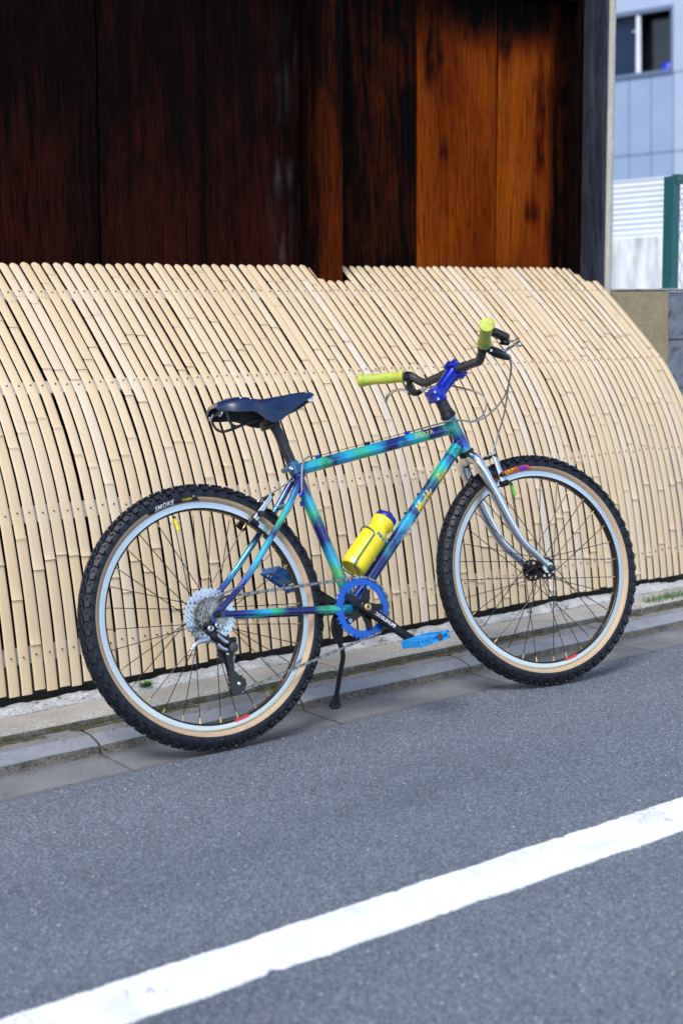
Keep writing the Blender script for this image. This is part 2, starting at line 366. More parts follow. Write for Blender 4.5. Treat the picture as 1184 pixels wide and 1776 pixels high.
# ------------------------------------------------------------------ mesh helpers
def link(name, bm, mats, parent=None, smooth=False, angle=None, loc=None):
    me = bpy.data.meshes.new(name)
    bmesh.ops.recalc_face_normals(bm, faces=bm.faces) if angle != 'keep' else None
    bm.to_mesh(me); bm.free()
    if not isinstance(mats, (list, tuple)): mats = [mats]
    for m in mats: me.materials.append(MAT[m] if isinstance(m, str) else m)
    if smooth:
        for p in me.polygons: p.use_smooth = True
        if angle is None: angle = 40
        if angle != 'keep': me.set_sharp_from_angle(angle=R(angle))
    o = bpy.data.objects.new(name, me); COL.objects.link(o)
    if parent: o.parent = parent
    if loc: o.location = loc
    return o
def tag(o, label=None, cat=None, group=None, kind=None):
    if label: o['label'] = label
    if cat: o['category'] = cat
    if group: o['group'] = group
    if kind: o['kind'] = kind
    return o
def empty(name, loc=(0, 0, 0), parent=None):
    o = bpy.data.objects.new(name, None); o.empty_display_size = 0.1; COL.objects.link(o); o.location = loc
    if parent: o.parent = parent
    return o
def V(*a): return Vector(a)
def box(bm, c, s, mat=None, mi=0, bevel=0.0):
    g = bmesh.ops.create_cube(bm, size=1.0)
    vs = g['verts']; fs = set(f for v in vs for f in v.link_faces)
    for v in vs:
        v.co = Vector((v.co.x * s[0], v.co.y * s[1], v.co.z * s[2]))
    if bevel:
        es = list(set(e for f in fs for e in f.edges))
        r = bmesh.ops.bevel(bm, geom=es, offset=bevel, segments=2, affect='EDGES', profile=0.6)
        vs = list(set(list(v for v in vs if v.is_valid) + r['verts'])); fs = set(f for v in vs for f in v.link_faces)
    for v in vs:
        if mat: v.co = mat @ v.co
        v.co += Vector(c)
    for f in fs: f.material_index = mi
    return vs
def frame_for(d, up=None):
    d = d.normalized()
    if up is None or abs(d.dot(up)) > 0.98: up = Vector((0, 0, 1)) if abs(d.z) < 0.9 else Vector((1, 0, 0))
    a = d.cross(up).normalized(); b = a.cross(d)
    return a, b
def spline(pts, n=6):
    """Catmull-Rom through 3D points (tuples), n samples per span"""
    P = [Vector(p) for p in pts]; P = [2 * P[0] - P[1]] + P + [2 * P[-1] - P[-2]]
    out = []
    for i in range(1, len(P) - 2):
        for k in range(n):
            u = k / n
            a, b, c, d = P[i - 1], P[i], P[i + 1], P[i + 2]
            out.append(0.5 * ((2 * b) + (-a + c) * u + (2 * a - 5 * b + 4 * c - d) * u * u + (-a + 3 * b - 3 * c + d) * u ** 3))
    out.append(P[-2].copy()); return out
def tube(bm, pts, rad, seg=12, caps=True, mi=0, flat=None, up0=None):
    """sweep a circle (or ellipse: flat=(a,b) multipliers) along pts; uv.x runs along"""
    pts = [Vector(p) for p in pts]; n = len(pts)
    if not hasattr(rad, '__len__'): rad = [rad] * n
    uvl = bm.loops.layers.uv.get('UVMap') or bm.loops.layers.uv.new('UVMap')
    T = []
    for i in range(n):
        d = (pts[min(i + 1, n - 1)] - pts[max(i - 1, 0)])
        T.append(d.normalized() if d.length > 1e-9 else Vector((0, 0, 1)))
    a, b = frame_for(T[0], up0)
    rings = []; L_ = [0.0]
    for i in range(1, n): L_.append(L_[-1] + (pts[i] - pts[i - 1]).length)
    tot = max(L_[-1], 1e-9)
    for i in range(n):
        if i: 
            q = T[i - 1].rotation_difference(T[i]); a = q @ a; b = q @ b
        ring = []
        fa, fb = (1, 1) if flat is None else (flat[i] if isinstance(flat[0], (list, tuple)) else flat)
        for k in range(seg):
            th = 2 * PI * k / seg
            ring.append(bm.verts.new(pts[i] + (a * math.cos(th) * fa + b * math.sin(th) * fb) * rad[i]))
        rings.append(ring)
    for i in range(n - 1):
        for k in range(seg):
            f = bm.faces.new((rings[i][k], rings[i][(k + 1) % seg], rings[i + 1][(k + 1) % seg], rings[i + 1][k]))
            f.material_index = mi
            us = (L_[i] / tot, L_[i] / tot, L_[i + 1] / tot, L_[i + 1] / tot); vs_ = (k / seg, (k + 1) / seg, (k + 1) / seg, k / seg)
            for lp, u, v in zip(f.loops, us, vs_): lp[uvl].uv = (u, v)
    if caps:
        for rg in (rings[0], rings[-1]):
            f = bm.faces.new(rg); f.material_index = mi
            u = 0 if rg is rings[0] else 1
            for lp in f.loops: lp[uvl].uv = (u, 0)
    return rings
def lathe(bm, prof, org, axis, seg=24, mi=0, close=False, up0=None):
    """prof: list of (radius, along)"""
    axis = Vector(axis).normalized(); org = Vector(org); a, b = frame_for(axis, up0)
    rings = []
    for r, h in prof:
        if r < 1e-6: rings.append([bm.verts.new(org + axis * h)])
        else: rings.append([bm.verts.new(org + axis * h + (a * math.cos(2 * PI * k / seg) + b * math.sin(2 * PI * k / seg)) * r) for k in range(seg)])
    prs = list(zip(rings[:-1], rings[1:]))
    if close: prs.append((rings[-1], rings[0]))
    for A_, B_ in prs:
        for k in range(seg):
            k2 = (k + 1) % seg
            if len(A_) == 1 and len(B_) == 1: continue
            if len(A_) == 1: f = bm.faces.new((A_[0], B_[k], B_[k2]))
            elif len(B_) == 1: f = bm.faces.new((A_[k], A_[k2], B_[0]))
            else: f = bm.faces.new((A_[k], A_[k2], B_[k2], B_[k]))
            f.material_index = mi
    return rings
def prism(bm, pts2, fmap, d0, d1, mi=0):
    """extrude polygon pts2 ((u,v) list) between depths d0,d1 with fmap(u,v,d)->Vector"""
    a = [bm.verts.new(fmap(u, v, d0)) for u, v in pts2]; b = [bm.verts.new(fmap(u, v, d1)) for u, v in pts2]
    n = len(pts2)
    f = [bm.faces.new(a), bm.faces.new(b)]
    for i in range(n): f.append(bm.faces.new((a[i], a[(i + 1) % n], b[(i + 1) % n], b[i])))
    for x in f: x.material_index = mi
    return a + b
def text_bm(body, size, shear=0.0, bold=0.0, step=0.004, xscale=1.0, spacing=1.0):
    cu = bpy.data.curves.new('txt', 'FONT'); cu.body = body; cu.size = size; cu.shear = shear; cu.offset = bold
    cu.resolution_u = 3; cu.space_character = spacing
    ob = bpy.data.objects.new('txt', cu); COL.objects.link(ob)
    dg = bpy.context.evaluated_depsgraph_get(); me = bpy.data.meshes.new_from_object(ob.evaluated_get(dg))
    bpy.data.objects.remove(ob); bpy.data.curves.remove(cu)
    bm = bmesh.new(); bm.from_mesh(me); bpy.data.meshes.remove(me)
    xs = [v.co.x for v in bm.verts]; ys = [v.co.y for v in bm.verts]
    x0, x1, y0, y1 = min(xs), max(xs), min(ys), max(ys)
    for v in bm.verts: v.co.x = (v.co.x - (x0 + x1) / 2) * xscale; v.co.y -= (y0 + y1) / 2
    w2 = (x1 - x0) / 2 * xscale; h2 = (y1 - y0) / 2
    for ax, h in ((0, w2), (1, h2)):
        k = -h + step
        while k < h:
            no = Vector((1, 0, 0)) if ax == 0 else Vector((0, 1, 0))
            bmesh.ops.bisect_plane(bm, geom=bm.verts[:] + bm.edges[:] + bm.faces[:], plane_co=no * k, plane_no=no)
            k += step
    return bm, w2, h2
def map_bm(bm, fn):
    for v in bm.verts: v.co = fn(v.co.x, v.co.y)
    bm.normal_update()

# ------------------------------------------------------------------ ground, road, gutter, kerb
bm = bmesh.new()
for a in [(-70, -70), (70, -70), (70, 70), (-70, 70)]: bm.verts.new((a[0], a[1], -0.06))
bm.faces.new(bm.verts[:]); tag(link('ground', bm, 'soil'), kind='structure')

# asphalt: front part fine edge towards the gutter
bm = bmesh.new()
def edge_y(x):
    return 2.905 + 0.010 * noise.noise(Vector((x * 2.1, 0, 0))) + 0.006 * noise.noise(Vector((x * 11, 3, 0))) + 0.0035 * noise.noise(Vector((x * 45, 7, 0)))
xs = [-60] + [-3 + i * 0.012 for i in range(int(11 / 0.012))] + [60]
top = [bm.verts.new((x, edge_y(x), 0.004)) for x in xs]
mid = [bm.verts.new((x, 2.6, 0.004)) for x in xs]
drop = [bm.verts.new((x, edge_y(x) + 0.002, -0.002)) for x in xs]
for i in range(len(xs) - 1):
    bm.faces.new((mid[i], mid[i + 1], top[i + 1], top[i])); bm.faces.new((top[i], top[i + 1], drop[i + 1], drop[i]))
a = [bm.verts.new((-60, -60, 0.004)), bm.verts.new((60, -60, 0.004))]
bm.faces.new([a[0], a[1]] + mid[::-1])
tag(link('road', bm, 'asphalt'), kind='structure')

# white line, ragged edges
bm = bmesh.new()
def wob(x, s): return 0.0055 * noise.noise(Vector((x * 9, s, 0))) + 0.003 * noise.noise(Vector((x * 33, s, 1))) + 0.0060 * abs(noise.noise(Vector((x * 70, s, 2))))
def chips(x, s):
    v = noise.noise(Vector((x * 5.3, s * 7.1, 5)))
    return -0.022 * max(0, v - 0.26) / 0.3 - 0.010 * max(0, noise.noise(Vector((x * 31, s * 3.3, 8))) - 0.42) / 0.3
xs = [-12 + i * 0.006 for i in range(int(28 / 0.006))]
xs = [x for x in xs if 0.3 < x < 3.2 or abs((x / 0.24) - round(x / 0.24)) < 0.013]
A_ = [bm.verts.new((x, 1.936 + wob(x, 0) + chips(x, 1), 0.008)) for x in xs]
B_ = [bm.verts.new((x, 1.806 + wob(x, 9) - chips(x, 2), 0.008)) for x in xs]
C_ = [bm.verts.new((x, v.co.y + 0.001, 0.0045)) for x, v in zip(xs, A_)]
D_ = [bm.verts.new((x, v.co.y - 0.001, 0.0045)) for x, v in zip(xs, B_)]
for i in range(len(xs) - 1):
    bm.faces.new((B_[i], B_[i + 1], A_[i + 1], A_[i])); bm.faces.new((A_[i], A_[i + 1], C_[i + 1], C_[i])); bm.faces.new((D_[i], D_[i + 1], B_[i + 1], B_[i]))
tag(link('road_line', bm, 'line'), kind='structure')

# L-shaped gutter + kerb blocks cast in lengths of about 0.62 m
gut = empty('gutter'); tag(gut, kind='structure')
prof = [(2.88, -0.03), (2.88, -0.001), (2.95, 0.0), (3.06, 0.001), (3.094, 0.0025), (3.101, 0.006), (3.104, 0.014), (3.107, 0.0225), (3.112, 0.0270), (3.122, 0.0305), (3.157, 0.0400), (3.222, 0.043), (3.222, -0.03)]
joints = [1.53 + 0.615 * k for k in range(-7, 10)]
for a, b in zip(joints[:-1], joints[1:]):
    bm = bmesh.new(); n = 26; rows = []
    for i in range(n + 1):
        u = i / n
        x = a + 0.0035 + (b - a - 0.007) * u
        lip = 0.004 if i in (0, n) else 0
        row = []
        for j, (y, z) in enumerate(prof):
            jx = 0.0022 * noise.noise(Vector((y * 30, a * 5, 1 if i == 0 else 2))) if i in (0, n) else 0
            dz = 0.0012 * noise.noise(Vector((x * 14, y * 14, a)))
            dy = 0
            if j in (5, 6, 7): dy = 0.0028 * noise.noise(Vector((x * 60, z * 90, 3)))
            if j in (8, 9): dy = 0.0018 * noise.noise(Vector((x * 25, z, 4)))
            row.append(bm.verts.new((x + jx, y + dy, z - lip * (0.6 if j > 3 else 0.4) + dz)))
        rows.append(row)
    for i in range(n):
        for j in range(len(prof) - 1):
            f = bm.faces.new((rows[i][j], rows[i + 1][j], rows[i + 1][j + 1], rows[i][j + 1]))
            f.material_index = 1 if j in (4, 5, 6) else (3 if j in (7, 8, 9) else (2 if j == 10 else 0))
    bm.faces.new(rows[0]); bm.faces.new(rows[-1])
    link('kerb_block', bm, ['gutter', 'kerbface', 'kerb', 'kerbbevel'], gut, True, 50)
bm = bmesh.new(); box(bm, (2, 3.1, -0.035), (14, 0.6, 0.03)); link('bedding', bm, 'soil', gut)

# beige concrete edging slabs
edg = empty('pavement'); tag(edg, kind='structure')
js = [-1.2, -0.05, 1.05, 2.35, 3.655, 4.9, 6.1]
for a, b in zip(js[:-1], js[1:]):
    bm = bmesh.new(); n = 60; rows = []
    pr = [(3.224, 0.01), (3.220, 0.045), (3.2215, 0.060), (3.230, 0.0675), (3.25, 0.069), (3.30, 0.070), (3.352, 0.069), (3.358, 0.060), (3.358, 0.0)]
    for i in range(n + 1):
        x = a + 0.003 + (b - a - 0.006) * i / n; row = []
        for j, (y, z) in enumerate(pr):
            dy = 0.003 * noise.noise(Vector((x * 22, z * 40, 6))) + 0.002 * noise.noise(Vector((x * 60, z * 40, 8)))
            e = 0.004 * noise.noise(Vector((x * 9, 1.5, 2))) if j in (6, 7, 8) else 0
            lip = -0.004 if i in (0, n) else 0
            row.append(bm.verts.new((x, y + dy + e, z + (0.0012 * noise.noise(Vector((x * 13, y * 13, 2))) + lip if z > 0.03 else 0))))
        rows.append(row)
    for i in range(n):
        for j in range(len(pr) - 1):
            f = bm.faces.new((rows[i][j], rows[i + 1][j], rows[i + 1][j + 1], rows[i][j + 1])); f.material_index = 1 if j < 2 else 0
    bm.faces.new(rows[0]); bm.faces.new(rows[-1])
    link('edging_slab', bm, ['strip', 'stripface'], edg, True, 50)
# rough white mortar footing
bm = bmesh.new(); nx = 420; ny = 16; rows = []
for i in range(nx + 1):
    x = -1.0 + 7.0 * i / nx; row = []
    for j in range(ny + 1):
        v = j / ny; y = 3.362 + 0.085 * v
        z = 0.064 + 0.016 * min(1, v * 3) + 0.009 * noise.noise(Vector((x * 9, y * 22, 0))) + 0.006 * noise.noise(Vector((x * 40, y * 50, 3)))
        if j == 0: y += 0.006 * noise.noise(Vector((x * 14, 0, 4))); z = 0.040
        if j > 12: z -= (j - 12) * 0.009
        if j == 1: y += 0.006 * noise.noise(Vector((x * 14, 0, 4)))
        row.append(bm.verts.new((x, y, z)))
    rows.append(row)
for i in range(nx):
    for j in range(ny): bm.faces.new((rows[i][j], rows[i + 1][j], rows[i + 1][j + 1], rows[i][j + 1]))
tag(link('footing', bm, 'mortar', None, True, 60), kind='structure')
bm = bmesh.new(); box(bm, (2.5, 3.86, 0.02), (7.0, 0.60, 0.09)); tag(link('bare_ground', bm, 'soil'), kind='structure')

# moss in the joints
bm = bmesh.new()
def clump(x, y, z, r, mi=0):
    g = bmesh.ops.create_icosphere(bm, subdivisions=1, radius=r)
    for f in set(f for v in g['verts'] for f in v.link_faces): f.material_index = mi
    for v in g['verts']:
        v.co = Vector((v.co.x * 1.8, v.co.y * 1.0, v.co.z * 0.55)) * (1 + 0.4 * noise.noise(v.co * 300 + Vector((x, y, z)) * 50)) + Vector((x, y, z))
for k in range(2600):
    x = random.uniform(0.9, 4.4)
    if noise.noise(Vector((x * 2.2, 1, 0))) > -0.12:
        clump(x, 3.214 - abs(random.gauss(0, 0.006)), 0.042, random.uniform(0.0025, 0.0062))
for k in range(2600):
    x = random.uniform(0.9, 4.4)
    if noise.noise(Vector((x * 2.6, 9, 0))) > -0.12:
        clump(x, 3.361 + random.gauss(0, 0.004), 0.065, random.uniform(0.002, 0.0045), 1 if noise.noise(Vector((x * 1.7, 4, 0))) < 0.25 else 0)
tag(link('moss', bm, ['moss', 'mossbrown'], None, True), 'low brown green moss along the joints between kerb and concrete edging', 'moss', kind='stuff')

bm = bmesh.new()
for k in range(520):
    x = random.uniform(0.9, 4.2); y = random.choice((random.gauss(3.085, 0.014), random.uniform(2.86, 3.09), random.uniform(3.13, 3.21)))
    z = 0.001 if y < 3.10 else 0.041; r_ = random.uniform(0.0008, 0.0022)
    if y < 2.92: z = 0.004
    g = bmesh.ops.create_icosphere(bm, subdivisions=1, radius=r_)
    for v in g['verts']: v.co = Vector((v.co.x * random.uniform(0.8, 1.5), v.co.y, v.co.z * 0.7)) + Vector((x, min(y, 3.205), z))
tag(link('grit', bm, 'kerbface', None, True), 'small loose stones and grit lying in the gutter along the kerb', 'gravel', kind='stuff')

# ------------------------------------------------------------------ curved bamboo fence
PROF = [(3.420, 0.100), (3.423, 0.135), (3.442, 0.278), (3.463, 0.396), (3.493, 0.521), (3.516, 0.590), (3.545, 0.665), (3.598, 0.768), (3.668, 0.872), (3.730, 0.937), (3.850, 1.052), (3.970, 1.160), (4.100, 1.268)]
CURVE = spline([(0, y, z) for y, z in PROF], 10)
CL = [0.0]
for i in range(1, len(CURVE)): CL.append(CL[-1] + (CURVE[i] - CURVE[i - 1]).length)
TOT = CL[-1]
def prof_at(s):
    s = max(0, min(TOT, s))
    lo, hi = 0, len(CL) - 1
    while hi - lo > 1:
        m_ = (lo + hi) // 2
        if CL[m_] <= s: lo = m_
        else: hi = m_
    u = (s - CL[lo]) / (CL[hi] - CL[lo])
    p = CURVE[lo].lerp(CURVE[hi], u); t = (CURVE[hi] - CURVE[lo]).normalized()
    return p, t, Vector((0, -t.z, t.y))        # point, tangent (upwards), outward normal
def s_of_z(z):
    for i in range(len(CURVE) - 1):
        if CURVE[i].z <= z <= CURVE[i + 1].z: return CL[i] + (CL[i + 1] - CL[i]) * (z - CURVE[i].z) / (CURVE[i + 1].z - CURVE[i].z)
    return TOT
NROWS = [s_of_z(0.203), s_of_z(0.568), s_of_z(0.902), s_of_z(1.172)]
S_SHORT = s_of_z(1.213)
fence = empty('bamboo_fence', (0, 0, 0))
tag(fence, 'curved fence of split bamboo slats leaning against the dark wooden wall behind the bicycle', 'fence')
nails = bmesh.new()
PITCH = 0.03597
rs = random.Random(3)
for k in range(-28, 76):
    X = 1.591 + PITCH * k + rs.uniform(-0.0009, 0.0009)
    hw = rs.uniform(0.0142, 0.0156) if rs.random() > 0.25 else rs.uniform(0.0133, 0.0142)
    s0 = rs.uniform(-0.004, 0.008) ; s1 = TOT + rs.uniform(-0.004, 0.003)
    if 2.925 < X < 3.035 or X > 4.235: s1 = S_SHORT + rs.uniform(-0.006, 0.006)
    lift = rs.uniform(-0.0008, 0.0012)
    amp = rs.uniform(0.0, 0.0009); ph = rs.uniform(0, 9)
    tilt = rs.uniform(-0.03, 0.03)
    # nodes
    gap = rs.uniform(0.30, 0.42); nodes = []
    s = rs.uniform(0.02, 0.36)
    while s < s1 - 0.03: nodes.append(s); s += gap * rs.uniform(0.93, 1.05)
    ss = set([s0 + (s1 - 0.016 - s0) * i / 34 for i in range(35)])
    for q in nodes:
        ss = set(x for x in ss if abs(x - q) > 0.009)
        for d in (-0.0085, -0.0042, -0.0014, 0.0, 0.0014, 0.0042, 0.0085): ss.add(q + d)
    for d in (0.013, 0.010, 0.0065, 0.0035, 0.001, 0.0): ss.add(s1 - d)
    ss = sorted(x for x in ss if s0 <= x <= s1)
    hue = rs.betavariate(1.6, 1.9)
    bm = bmesh.new(); col = bm.loops.layers.color.new('tone'); rows = []; tone = {}
    seg_h = {}
    for s in ss:
        p, t, nrm = prof_at(min(s, TOT)); 
        if s > TOT: p = p + t * (s - TOT)
        w_ = hw * (1 + 0.02 * math.sin(s * 7 + ph)); end = s1 - s
        if end < 0.015: w_ *= math.sqrt(max(0.02, 1 - (1 - end / 0.015) ** 2)) * 0.9 + 0.1 * (end / 0.015)
        nd = 0; h = 0; idx = 0
        for q in nodes:
            if s > q: idx += 1
            d = s - q
            if abs(d) < 0.0095:
                h = 0.0024 * math.exp(-((d - 0.0022) / 0.0042) ** 2)
                if abs(d) < 0.0008: h -= 0.0008
                nd = max(nd, 0.9 if abs(d) < 0.0008 else (0.5 if -0.005 < d < 0 else 0.1))
        step = (0.0006 if idx % 2 else -0.0003)
        hh = seg_h.setdefault(idx, min(1, max(0, hue + rs.uniform(-0.16, 0.16))))
        xo = amp * math.sin(s * 3.1 + ph)
        base = p + Vector((X + xo, 0, 0)) + nrm * (lift + h + step)
        sc = 1.0 + 0.02 * (idx % 2)
        row = []
        for fx, fn in ((-1, 0.0), (-0.93, 0.0010), (-0.5, 0.0015), (0, 0.0017), (0.5, 0.0015), (0.93, 0.0010), (1, 0.0), (0.95, -0.0014), (-0.95, -0.0014)):
            v = bm.verts.new(base + Vector((fx * w_ * sc, 0, 0)) + nrm * (fn + tilt * fx * w_))
            edge = 1.0 if abs(fx) > 0.9 and fn <= 0 else 0.0
            tone[v] = (nd, hh, edge * 0.6, 1.0)
            row.append(v)
        rows.append(row)
    m_ = len(rows[0])
    for i in range(len(rows) - 1):
        for j in range(m_): bm.faces.new((rows[i][j], rows[i][(j + 1) % m_], rows[i + 1][(j + 1) % m_], rows[i + 1][j]))
    bm.faces.new(rows[0]); bm.faces.new(rows[-1])
    for f in bm.faces:
        for lp in f.loops: lp[col] = tone[lp.vert]
    link('slat', bm, 'bamboo', fence, True, 50)
    for sr in NROWS:
        sj = sr + rs.uniform(-0.004, 0.004)
        if sj > s1 - 0.01: continue
        p, t, nrm = prof_at(sj); xj = X + rs.uniform(-0.002, 0.002)
        lathe(nails, [(0, 0.0064 + lift), (0.0017, 0.0060 + lift), (0.0023, 0.0030 + lift), (0.0023, 0)], p + Vector((xj, 0, 0)), nrm, 6)
tag(link('nails', nails, 'nail', fence), kind='stuff')
for i, sr in enumerate(NROWS):
    bm = bmesh.new(); p, t, nrm = prof_at(sr)
    rot = Matrix((Vector((1, 0, 0)), nrm, t)).transposed()
    box(bm, p - nrm * 0.0125 + Vector((2.45, 0, 0)), (3.66, 0.011, 0.045), rot)
    link('batten', bm, 'batten', fence)

# ------------------------------------------------------------------ wooden house wall
SH = 0.033
def wx(x, z): return x + (z - 1.27) * SH
house = empty('wooden_house_wall', (2.6, 4.2, 0))
tag(house, 'dark sooty wooden plank wall of a house rising above the bamboo fence', 'wall')
def plank(name, x0, x1, y0, y1, z0, z1, mat, wear_shade, nx=10, nz=26, bev=0.003, parent=house):
    """board grid on the front face (y0) with wear attribute; sheared with the true vertical"""
    bm = bmesh.new(); col = bm.loops.layers.color.new('wear_shade'); g = []; wv = {}
    for j in range(nz + 1):
        z = z0 + (z1 - z0) * j / nz; row = []
        for i in range(nx + 1):
            u = i / nx; x = x0 + (x1 - x0) * u
            y = y0 + (bev if i in (0, nx) else 0) + 0.0008 * noise.noise(Vector((x * 8, z * 3, 1)))
            v = bm.verts.new((wx(x, z) - house.location.x, y - house.location.y, z)); wv[v] = wear_shade(u, z, x); row.append(v)
        g.append(row)
    for j in range(nz):
        for i in range(nx): bm.faces.new((g[j][i], g[j][i + 1], g[j + 1][i + 1], g[j + 1][i]))
    ba = []
    for j in (0, nz):
        r = []
        for i in (0, nx):
            v = bm.verts.new((g[j][i].co.x, y1 - house.location.y, g[j][i].co.z)); wv[v] = (0.0, 0, 0, 1); r.append(v)
        ba.append(r)
    bm.faces.new((ba[0][0], ba[0][1], ba[1][1], ba[1][0]))
    bm.faces.new([g[j][0] for j in range(nz + 1)] + [ba[1][0], ba[0][0]])
    bm.faces.new([g[j][nx] for j in range(nz + 1)] + [ba[1][1], ba[0][1]])
    bm.faces.new(g[0] + [ba[0][1], ba[0][0]]); bm.faces.new(g[nz] + [ba[1][1], ba[1][0]])
    for f in bm.faces:
        for lp in f.loops: lp[col] = wv[lp.vert]
    return link(name, bm, mat, parent, True, 40)
def smooth(a, b, x): u = max(0, min(1, (x - a) / (b - a))); return u * u * (3 - 2 * u)
def wear_shade_left(seed, boost=0.0, bloom=None):
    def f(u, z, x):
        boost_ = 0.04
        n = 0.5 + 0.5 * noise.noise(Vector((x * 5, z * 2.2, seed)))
        base = 0.12 + 0.30 * (1 - smooth(1.25, 2.0, z)) + 0.20 * (n - 0.5) + boost  # darker upwards: staining plus eave shade painted into the colour
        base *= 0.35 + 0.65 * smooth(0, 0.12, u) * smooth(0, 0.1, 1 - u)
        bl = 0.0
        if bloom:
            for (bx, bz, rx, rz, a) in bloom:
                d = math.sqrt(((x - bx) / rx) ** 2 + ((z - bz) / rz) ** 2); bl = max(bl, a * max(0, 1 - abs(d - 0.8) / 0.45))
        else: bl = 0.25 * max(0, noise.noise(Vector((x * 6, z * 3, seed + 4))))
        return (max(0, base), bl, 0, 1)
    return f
def wear_shade_right(seed, bright):
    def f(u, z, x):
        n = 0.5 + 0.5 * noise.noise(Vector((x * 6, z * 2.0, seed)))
        top = 1 - smooth(2.06, 2.27, z + 0.10 * (n - 0.5))  # dark upper end: stain together with painted shade of the eave
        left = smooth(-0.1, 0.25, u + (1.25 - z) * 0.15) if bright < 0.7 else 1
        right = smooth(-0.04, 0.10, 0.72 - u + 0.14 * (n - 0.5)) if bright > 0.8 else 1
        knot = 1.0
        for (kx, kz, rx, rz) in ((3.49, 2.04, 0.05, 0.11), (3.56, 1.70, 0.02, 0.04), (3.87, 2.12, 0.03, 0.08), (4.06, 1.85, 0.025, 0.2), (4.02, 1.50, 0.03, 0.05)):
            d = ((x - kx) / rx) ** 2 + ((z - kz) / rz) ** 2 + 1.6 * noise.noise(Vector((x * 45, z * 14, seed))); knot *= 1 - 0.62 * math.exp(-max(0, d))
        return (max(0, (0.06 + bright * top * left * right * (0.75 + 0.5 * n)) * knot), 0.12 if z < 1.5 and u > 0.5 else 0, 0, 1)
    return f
bl1 = [(2.82, 1.45, 0.055, 0.17, 1.0), (2.84, 1.86, 0.05, 0.06, 0.7), (2.83, 1.98, 0.06, 0.1, 0.6)]
yb = 4.118
plank('board', 0.60, 1.19, yb, 4.15, 0.02, 3.45, 'board', wear_shade_left(1))
plank('board', 1.196, 1.70, yb, 4.15, 0.02, 3.45, 'board', wear_shade_left(2))
plank('board', 1.704, 2.113, yb, 4.15, 0.02, 3.45, 'board', wear_shade_left(3, 0.02))
plank('board', 2.122, 2.509, yb + 0.002, 4.15, 0.02, 3.45, 'board', wear_shade_left(5, 0.05))
plank('board', 2.5125, 2.905, yb + 0.001, 4.15, 0.02, 3.45, 'board', wear_shade_left(8, 0.05, bl1), 14, 40)
plank('board', 2.910, 2.94, 4.085, 4.15, 0.02, 3.45, 'board', lambda u, z, x: (0.0, 0, 0, 1), 3)
plank('board', 3.03, 3.423, yb + 0.001, 4.15, 0.02, 3.45, 'boardwarm', wear_shade_right(11, 0.20), 14, 40)
plank('board', 3.432, 3.826, yb, 4.15, 0.02, 3.45, 'boardwarm', wear_shade_right(13, 0.70), 40, 90)
plank('board', 3.834, 4.262, yb + 0.001, 4.15, 0.02, 3.45, 'boardwarm', wear_shade_right(17, 0.83), 40, 90)
o = plank('post', 2.912, 3.022, 4.036, 4.117, 0.02, 3.45, 'boardwarm', lambda u, z, x: (0.22 + 0.38 * (1 - smooth(1.3, 2.25, z)) * smooth(0.0, 0.4, u + 0.2) * (0.8 + 0.4 * noise.noise(Vector((x * 30, z * 3, 5)))), 0.1, 0, 1), 8, 40)
o['label'] = 'reddish brown post in the middle of the wall'
plank('dark_strip', 4.208, 4.244, 4.062, 4.117, 0.02, 3.45, 'board', lambda u, z, x: (0.0, 0, 0, 1), 3)  # added dark strip that blackens the corner left of the post
o = plank('post', 4.246, 4.350, 4.028, 4.30, 0.02, 3.45, 'greywood', lambda u, z, x: (0.0 if u < 0.01 else 0.06 + 0.6 * smooth(0.5, 1.0, u) + 0.25 * noise.noise(Vector((x * 20, z * 2.5, 9))), 0.5, 0, 1), 8, 40)
o['label'] = 'weathered blue grey corner post'
o = plank('beam', 0.6, 4.211, 4.045, 4.117, 2.305, 2.40, 'board', lambda u, z, x: (0.12, 0.3, 0, 1), 30, 3)
bm = bmesh.new(); box(bm, (2.43 - 2.6, 4.17 - 4.2, 1.73), (3.7, 0.03, 3.4)); link('backing', bm, 'darkunder', house)
pil = empty('stucco_wall_edge', (4.37, 4.02, 0)); tag(pil, 'narrow pale stucco wall end right beside the weathered grey corner post', 'wall')
bm = bmesh.new()
for z0, z1 in ((0.02, 3.45),):
    n = 160; rows = []
    for i in range(n + 1):
        z = z0 + (z1 - z0) * i / n
        row = []
        for (x, y) in ((4.353, 4.8), (4.353, 4.022), (4.362, 4.019), (4.374, 4.019), (4.383, 4.023), (4.385, 4.8)):
            d = 0.0016 * noise.noise(Vector((x * 60, z * 90, y)))
            row.append(bm.verts.new((wx(x, z) + d - 4.37, y + d - 4.02, z)))
        rows.append(row)
    for i in range(n):
        for j in range(5): bm.faces.new((rows[i][j], rows[i][j + 1], rows[i + 1][j + 1], rows[i + 1][j]))
        bm.faces.new((rows[i][5], rows[i][0], rows[i + 1][0], rows[i + 1][5]))
    bm.faces.new(rows[0]); bm.faces.new(rows[-1])
link('stucco', bm, 'stuccopale', pil, True, 50)

